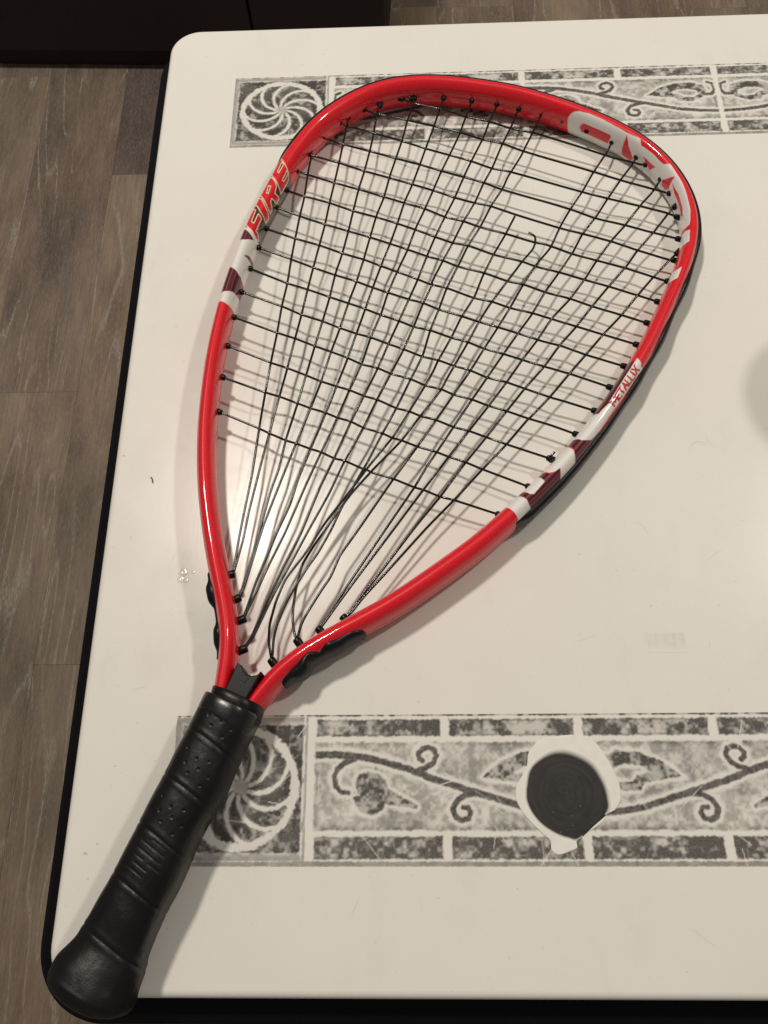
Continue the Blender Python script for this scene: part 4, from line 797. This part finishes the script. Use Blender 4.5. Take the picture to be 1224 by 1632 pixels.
def string(name, pts, knots, depth=None, label=None):
    pts = np.array(pts)
    s = arc(pts)
    fine = catmull(pts, .0011)
    # soften the spline towards the straight run between crossings
    sf = arc(fine)*s[-1]/arc(fine)[-1]
    lin = np.stack([np.interp(sf, s, pts[:, 0]), np.interp(sf, s, pts[:, 1])], 1)
    fine = .3*fine+.7*lin
    w = np.exp(-.5*(np.arange(-4, 5)/1.3)**2); w /= w.sum()
    e = np.vstack([np.repeat(fine[:1], 4, 0), fine, np.repeat(fine[-1:], 4, 0)])
    fine = np.stack([np.convolve(e[:, 0], w, 'valid'), np.convolve(e[:, 1], w, 'valid')], 1)
    z = plane_z(fine[:, 0])
    if knots:
        kn = sorted(knots)
        ks = [0]+[np.interp(k, np.arange(len(s)), s) for k, _ in kn]+[s[-1]]
        kz = [0]+[q for _, q in kn]+[0]
        idx = np.clip(np.searchsorted(ks, sf, 'right')-1, 0, len(ks)-2)
        a = np.array(ks)[idx]; b = np.array(ks)[idx+1]
        t = sst(0, 1, (sf-a)/(b-a+1e-9))
        z = z+np.array(kz)[idx]*(1-t)+np.array(kz)[idx+1]*t
    if depth is not None: z = z+depth(sf/sf[-1])
    p = np.hstack([fine, z[:, None]])
    v, f = tube(p, SR_, 8)
    tw = (sf[:, None]*2*np.pi/.0012+np.arange(8)[None]*2*np.pi/8)
    o = rp(name, v, f, M_string, attrs={'twist': tw})
    if label: o['label'] = label
    return o
for j, c_ in enumerate(CROSS): string('cross_string', c_, knots_c[j])
loose = {8: lambda t: .0010*sst(.70, .85, t), 9: lambda t: .0022*sst(.62, .8, t)*sst(1, .9, t), 10: lambda t: -.0014*sst(.70, .85, t)*sst(1, .95, t)+.0010*sst(.12, 0, t)}
for i, m_ in enumerate(MAIN):
    string('main_string', m_, knots_m[i], loose.get(i), {9: 'snapped main string ending in mid air', 10: 'snapped main string with a hooked loose end'}.get(i))

# grommets: small collars where the strings leave the frame
gv, gf = lathe([(.0002, -.0030), (.0017, -.0030), (.0017, .0004), (.00155, .0011), (.0010, .0016), (.0006, .0017)], 12)
gm = None
def place(name, me_o, pos, to, z, mat=None):
    d = Vector((to[0]-pos[0], to[1]-pos[1], 0)).normalized()
    me_o.rotation_mode = 'QUATERNION'
    me_o.rotation_quaternion = d.to_track_quat('Z', 'Y')
    me_o.location = Vector((pos[0], pos[1], z))-racket.location
for k, (a, b) in enumerate(GROMMETS):
    if gm is None:
        o = mesh('grommet', gv, gf, M_plastic, racket); gm = o.data
    else:
        o = link('grommet', gm, None, racket)
    place('grommet', o, a, b, float(plane_z(a[0])))
tv, tf = lathe([(.0003, -.0060), (.0021, -.0060), (.0021, .0004), (.00195, .0009), (.0016, .0011), (.0010, .0011), (.0008, .0004)], 18)
gm = None
for a, b in THROAT_GROMMETS:
    if gm is None:
        o = mesh('throat_grommet', tv, tf, M_plastic, racket); gm = o.data
    else:
        o = link('throat_grommet', gm, None, racket)
    place('throat_grommet', o, a, b, float(plane_z(a[0])))
for (x, y) in MARKS['knots']:
    z = float(plane_z(x))
    t = np.linspace(0, 4.6*np.pi, 60)
    r = .0012+.0003*np.sin(t*1.7)
    p = np.stack([x+r*np.cos(t), y+r*np.sin(t)*.9, z-.0007+.0022*t/t[-1]+.0004*np.sin(t*2.3)], 1)
    tail = p[-1]+np.outer(np.linspace(.1, 1, 8), [.0022, .0022, .0006])
    v, f = tube(np.vstack([p, tail]), .00066, 8)
    rp('string_knot', v, f, M_string, attrs={'twist': np.zeros(len(v))})

# throat bridge: a black web between the arms
zb, zt = .0115, .0266
c = np.array(BRIDGE)
def web(c, zt, zb, bev):
    m = len(c)
    d = np.roll(c, -1, 0)-np.roll(c, 1, 0); d /= np.linalg.norm(d, axis=1)[:, None]
    n = np.stack([-d[:, 1], d[:, 0]], 1)
    if np.cross(c-np.roll(c, 1, 0), np.roll(c, -1, 0)-c).sum() > 0: n = -n
    rows = [(0, zb), (0, zt-bev), (bev*.3, zt-bev*.3), (bev, zt)]
    v = [(*(p-q*k), z) for k, z in rows for p, q in zip(c, n)]
    f = grid_faces(4, m, True).tolist()
    f += [list(range(m)), [3*m+k for k in range(m)][::-1]]
    return v, f
v, f = web(c, zt, zb, .0007)
br = rp('throat_bridge', v, f, M_plastic, smooth=False)
g = c.mean(0)
v, f = web(g+(c-g)*.30, zt+.0002, zt-.001, .0002)
mesh('embossed_badge', v, f, M_plastic, br, smooth=False)

# collar and wrapped grip
def loft(rows, n, disp=None, pw=2.6):
    """rows = (centre xy, half width vector xy, centre z, half height)"""
    a = np.linspace(0, 2*np.pi, n, endpoint=False)
    ca, sa = np.cos(a), np.sin(a)
    rad = (abs(ca)**pw+abs(sa)**pw)**(-1/pw)
    v = np.zeros((len(rows), n, 3))
    for k, (c, hw, cz, hz) in enumerate(rows):
        w = np.hypot(*hw)
        e = 1.0 if disp is None else 1+disp[k]/((w+hz)/2)
        v[k, :, :2] = c+np.outer(rad*ca*e, hw)
        v[k, :, 2] = cz+rad*sa*e*hz
    return v
L_, Rr = GP[:, 0], GP[:, 1]
mid = catmull((L_+Rr)/2, .0004)
s0 = arc(np.array((L_+Rr)/2)); sm_ = arc(mid)*s0[-1]/arc(mid)[-1]
hw_ = np.interp(sm_, s0, np.linalg.norm(Rr-L_, axis=1)/2)
k_ = np.ones(41)/41
hw_ = np.convolve(np.pad(hw_, 20, mode='edge'), k_, 'valid')
ax = mid[-1]-mid[0]; ax /= np.linalg.norm(ax); perp = np.array([-ax[1], ax[0]])
N = 250
u = sm_/sm_[-1]
hz_ = .0154+.0028*sst(.80, .97, u); cz_ = .0182+.0006*sst(.75, 1, u)
hw_ = hw_*.94
dome = np.sqrt(np.clip(1-((sm_-(sm_[-1]-.008))/.008).clip(0)**2, 0, 1))
front = .90+.10*np.sqrt(np.clip(1-((.0022-sm_)/.0022).clip(0)**2, 0, 1))
aa = np.linspace(0, 2*np.pi, N, endpoint=False)
pitch = .0224
phase = (sm_[:, None]-.0207-.0030*np.cos(aa)[None]+.0020*np.sin(aa)[None])/pitch
fr = (phase-np.round(phase))*pitch
seam = .00030*np.exp(-((fr+.0017)/.0011)**2)-.00045*np.exp(-((fr)/.00042)**2)+.00026*np.exp(-((fr-.0017)/.0010)**2)
cush = .00012*np.cos(2*np.pi*(phase-.5))
wob = .00018*(vn(sm_[:, None]*120, aa[None]*3+0*sm_[:, None], 3)-.5)+.00016*(vn(sm_[:, None]*400, aa[None]*9+0*sm_[:, None], 6)-.5)
disp = .42*seam+cush+.6*wob
# perforations between the seams, on the upper face
pit = np.zeros(disp.shape)
for turn in range(0, 8):
    for q, (da, ds) in enumerate(((-.30, .33), (.05, .42), (.42, .36), (-.12, .56), (.28, .60), (-.45, .58), (.55, .66), (.10, .74), (-.34, .80))):
        a0 = math.pi/2+da*1.15
        sc = .0187+.0030*math.cos(a0)+(turn-1+ds)*pitch
        d = np.hypot(sm_[:, None]-sc, ((aa[None]-a0+np.pi) % (2*np.pi)-np.pi)*.0155)
        if turn in (3, 4, 5): continue
        k = sst(.00070, .00030, d); disp = disp-.00036*k; pit = np.maximum(pit, k)
# short moulded lines half way down the grip
for ds, a0, ln in ((0, .15, .5), (.0035, .0, .8), (.0075, -.05, .9), (.011, -.28, .35), (.011, .3, .4), (.0145, -.1, .5), (.018, -.25, .6)):
    sc = .0655+ds*.8
    k = np.exp(-((sm_[:, None]-sc-.0030*np.cos(aa)[None])/.00030)**2)*sst(ln/2+.06, ln/2-.02, abs(aa[None]-math.pi/2+a0))
    disp = disp-.00022*k
rows = [(mid[i], perp*hw_[i]*dome[i]*front[i], cz_[i], hz_[i]*(.25+.75*dome[i])*front[i]) for i in range(len(mid))]
v = loft(rows, N, disp)
vv = v.reshape(-1, 3)
F = grid_faces(len(rows), N, True).tolist()
F += [list(range(N)), [(len(rows)-1)*N+k for k in range(N)][::-1]]
rp('grip', vv, F, M_grip, attrs={'pit': pit})
c0, c1 = CO[0].mean(0), CO[1].mean(0)
h0 = np.linalg.norm(CO[0, 1]-CO[0, 0])/2*.97; h1 = np.linalg.norm(CO[1, 1]-CO[1, 0])/2*.97
rows = []
for t, e in ((-.02, .90), (0, .97), (.08, 1), (.6, 1), (1.3, 1), (1.6, .98)):
    rows.append((c0+(c1-c0)*t, perp*(h0+(h1-h0)*t)*e, .0172, .0128*e))
v = loft(rows, 64)
F = grid_faces(len(rows), 64, True).tolist()+[list(range(64)), [5*64+k for k in range(64)][::-1]]
rp('grip_collar', v.reshape(-1, 3), F, M_plastic)

# glossy rubber band that finishes the wrap at the top
rows = []
for d, e in ((-.0006, .93), (-.0004, .99), (.0004, 1.015), (.0030, 1.02), (.0070, 1.018), (.0084, 1.010), (.0088, .985)):
    i = int(np.argmin(abs(sm_-max(d, 0))))
    rows.append((mid[i]+ax*min(d, 0), perp*hw_[i]*e, cz_[i], hz_[i]*e))
v = loft(rows, 96)
v[:, :, :2] += np.linspace(0, 1, 7)[:, None, None]*(.0022*np.cos(np.linspace(0, 2*np.pi, 96, endpoint=False)))[None, :, None]*ax
rp('rubber_band', v.reshape(-1, 3), grid_faces(7, 96, True), M_band)

# ------------------------------------------------------------------ unseen cup added beyond the right edge to cast a round shadow
added_mug = root('added_mug', (.2855, .277, 0), 'white cup out of view, added to cast the round shadow on the table at the right', 'added_mug')
v, f = lathe([(.001, .0005), (.033, .0005), (.039, .004), (.041, .02), (.042, .098), (.0415, .1), (.0395, .1), (.0385, .096), (.037, .02), (.034, .008), (.001, .007)], 64)
mesh('added_mug_body', v, f, M_mug, added_mug)
t = np.linspace(-1.35, 1.35, 24)
v, f = tube(np.stack([.040+.026*np.cos(t), 0*t, .052+.031*np.sin(t)], 1), .0045, 10)
mesh('handle', v, f, M_mug, added_mug)
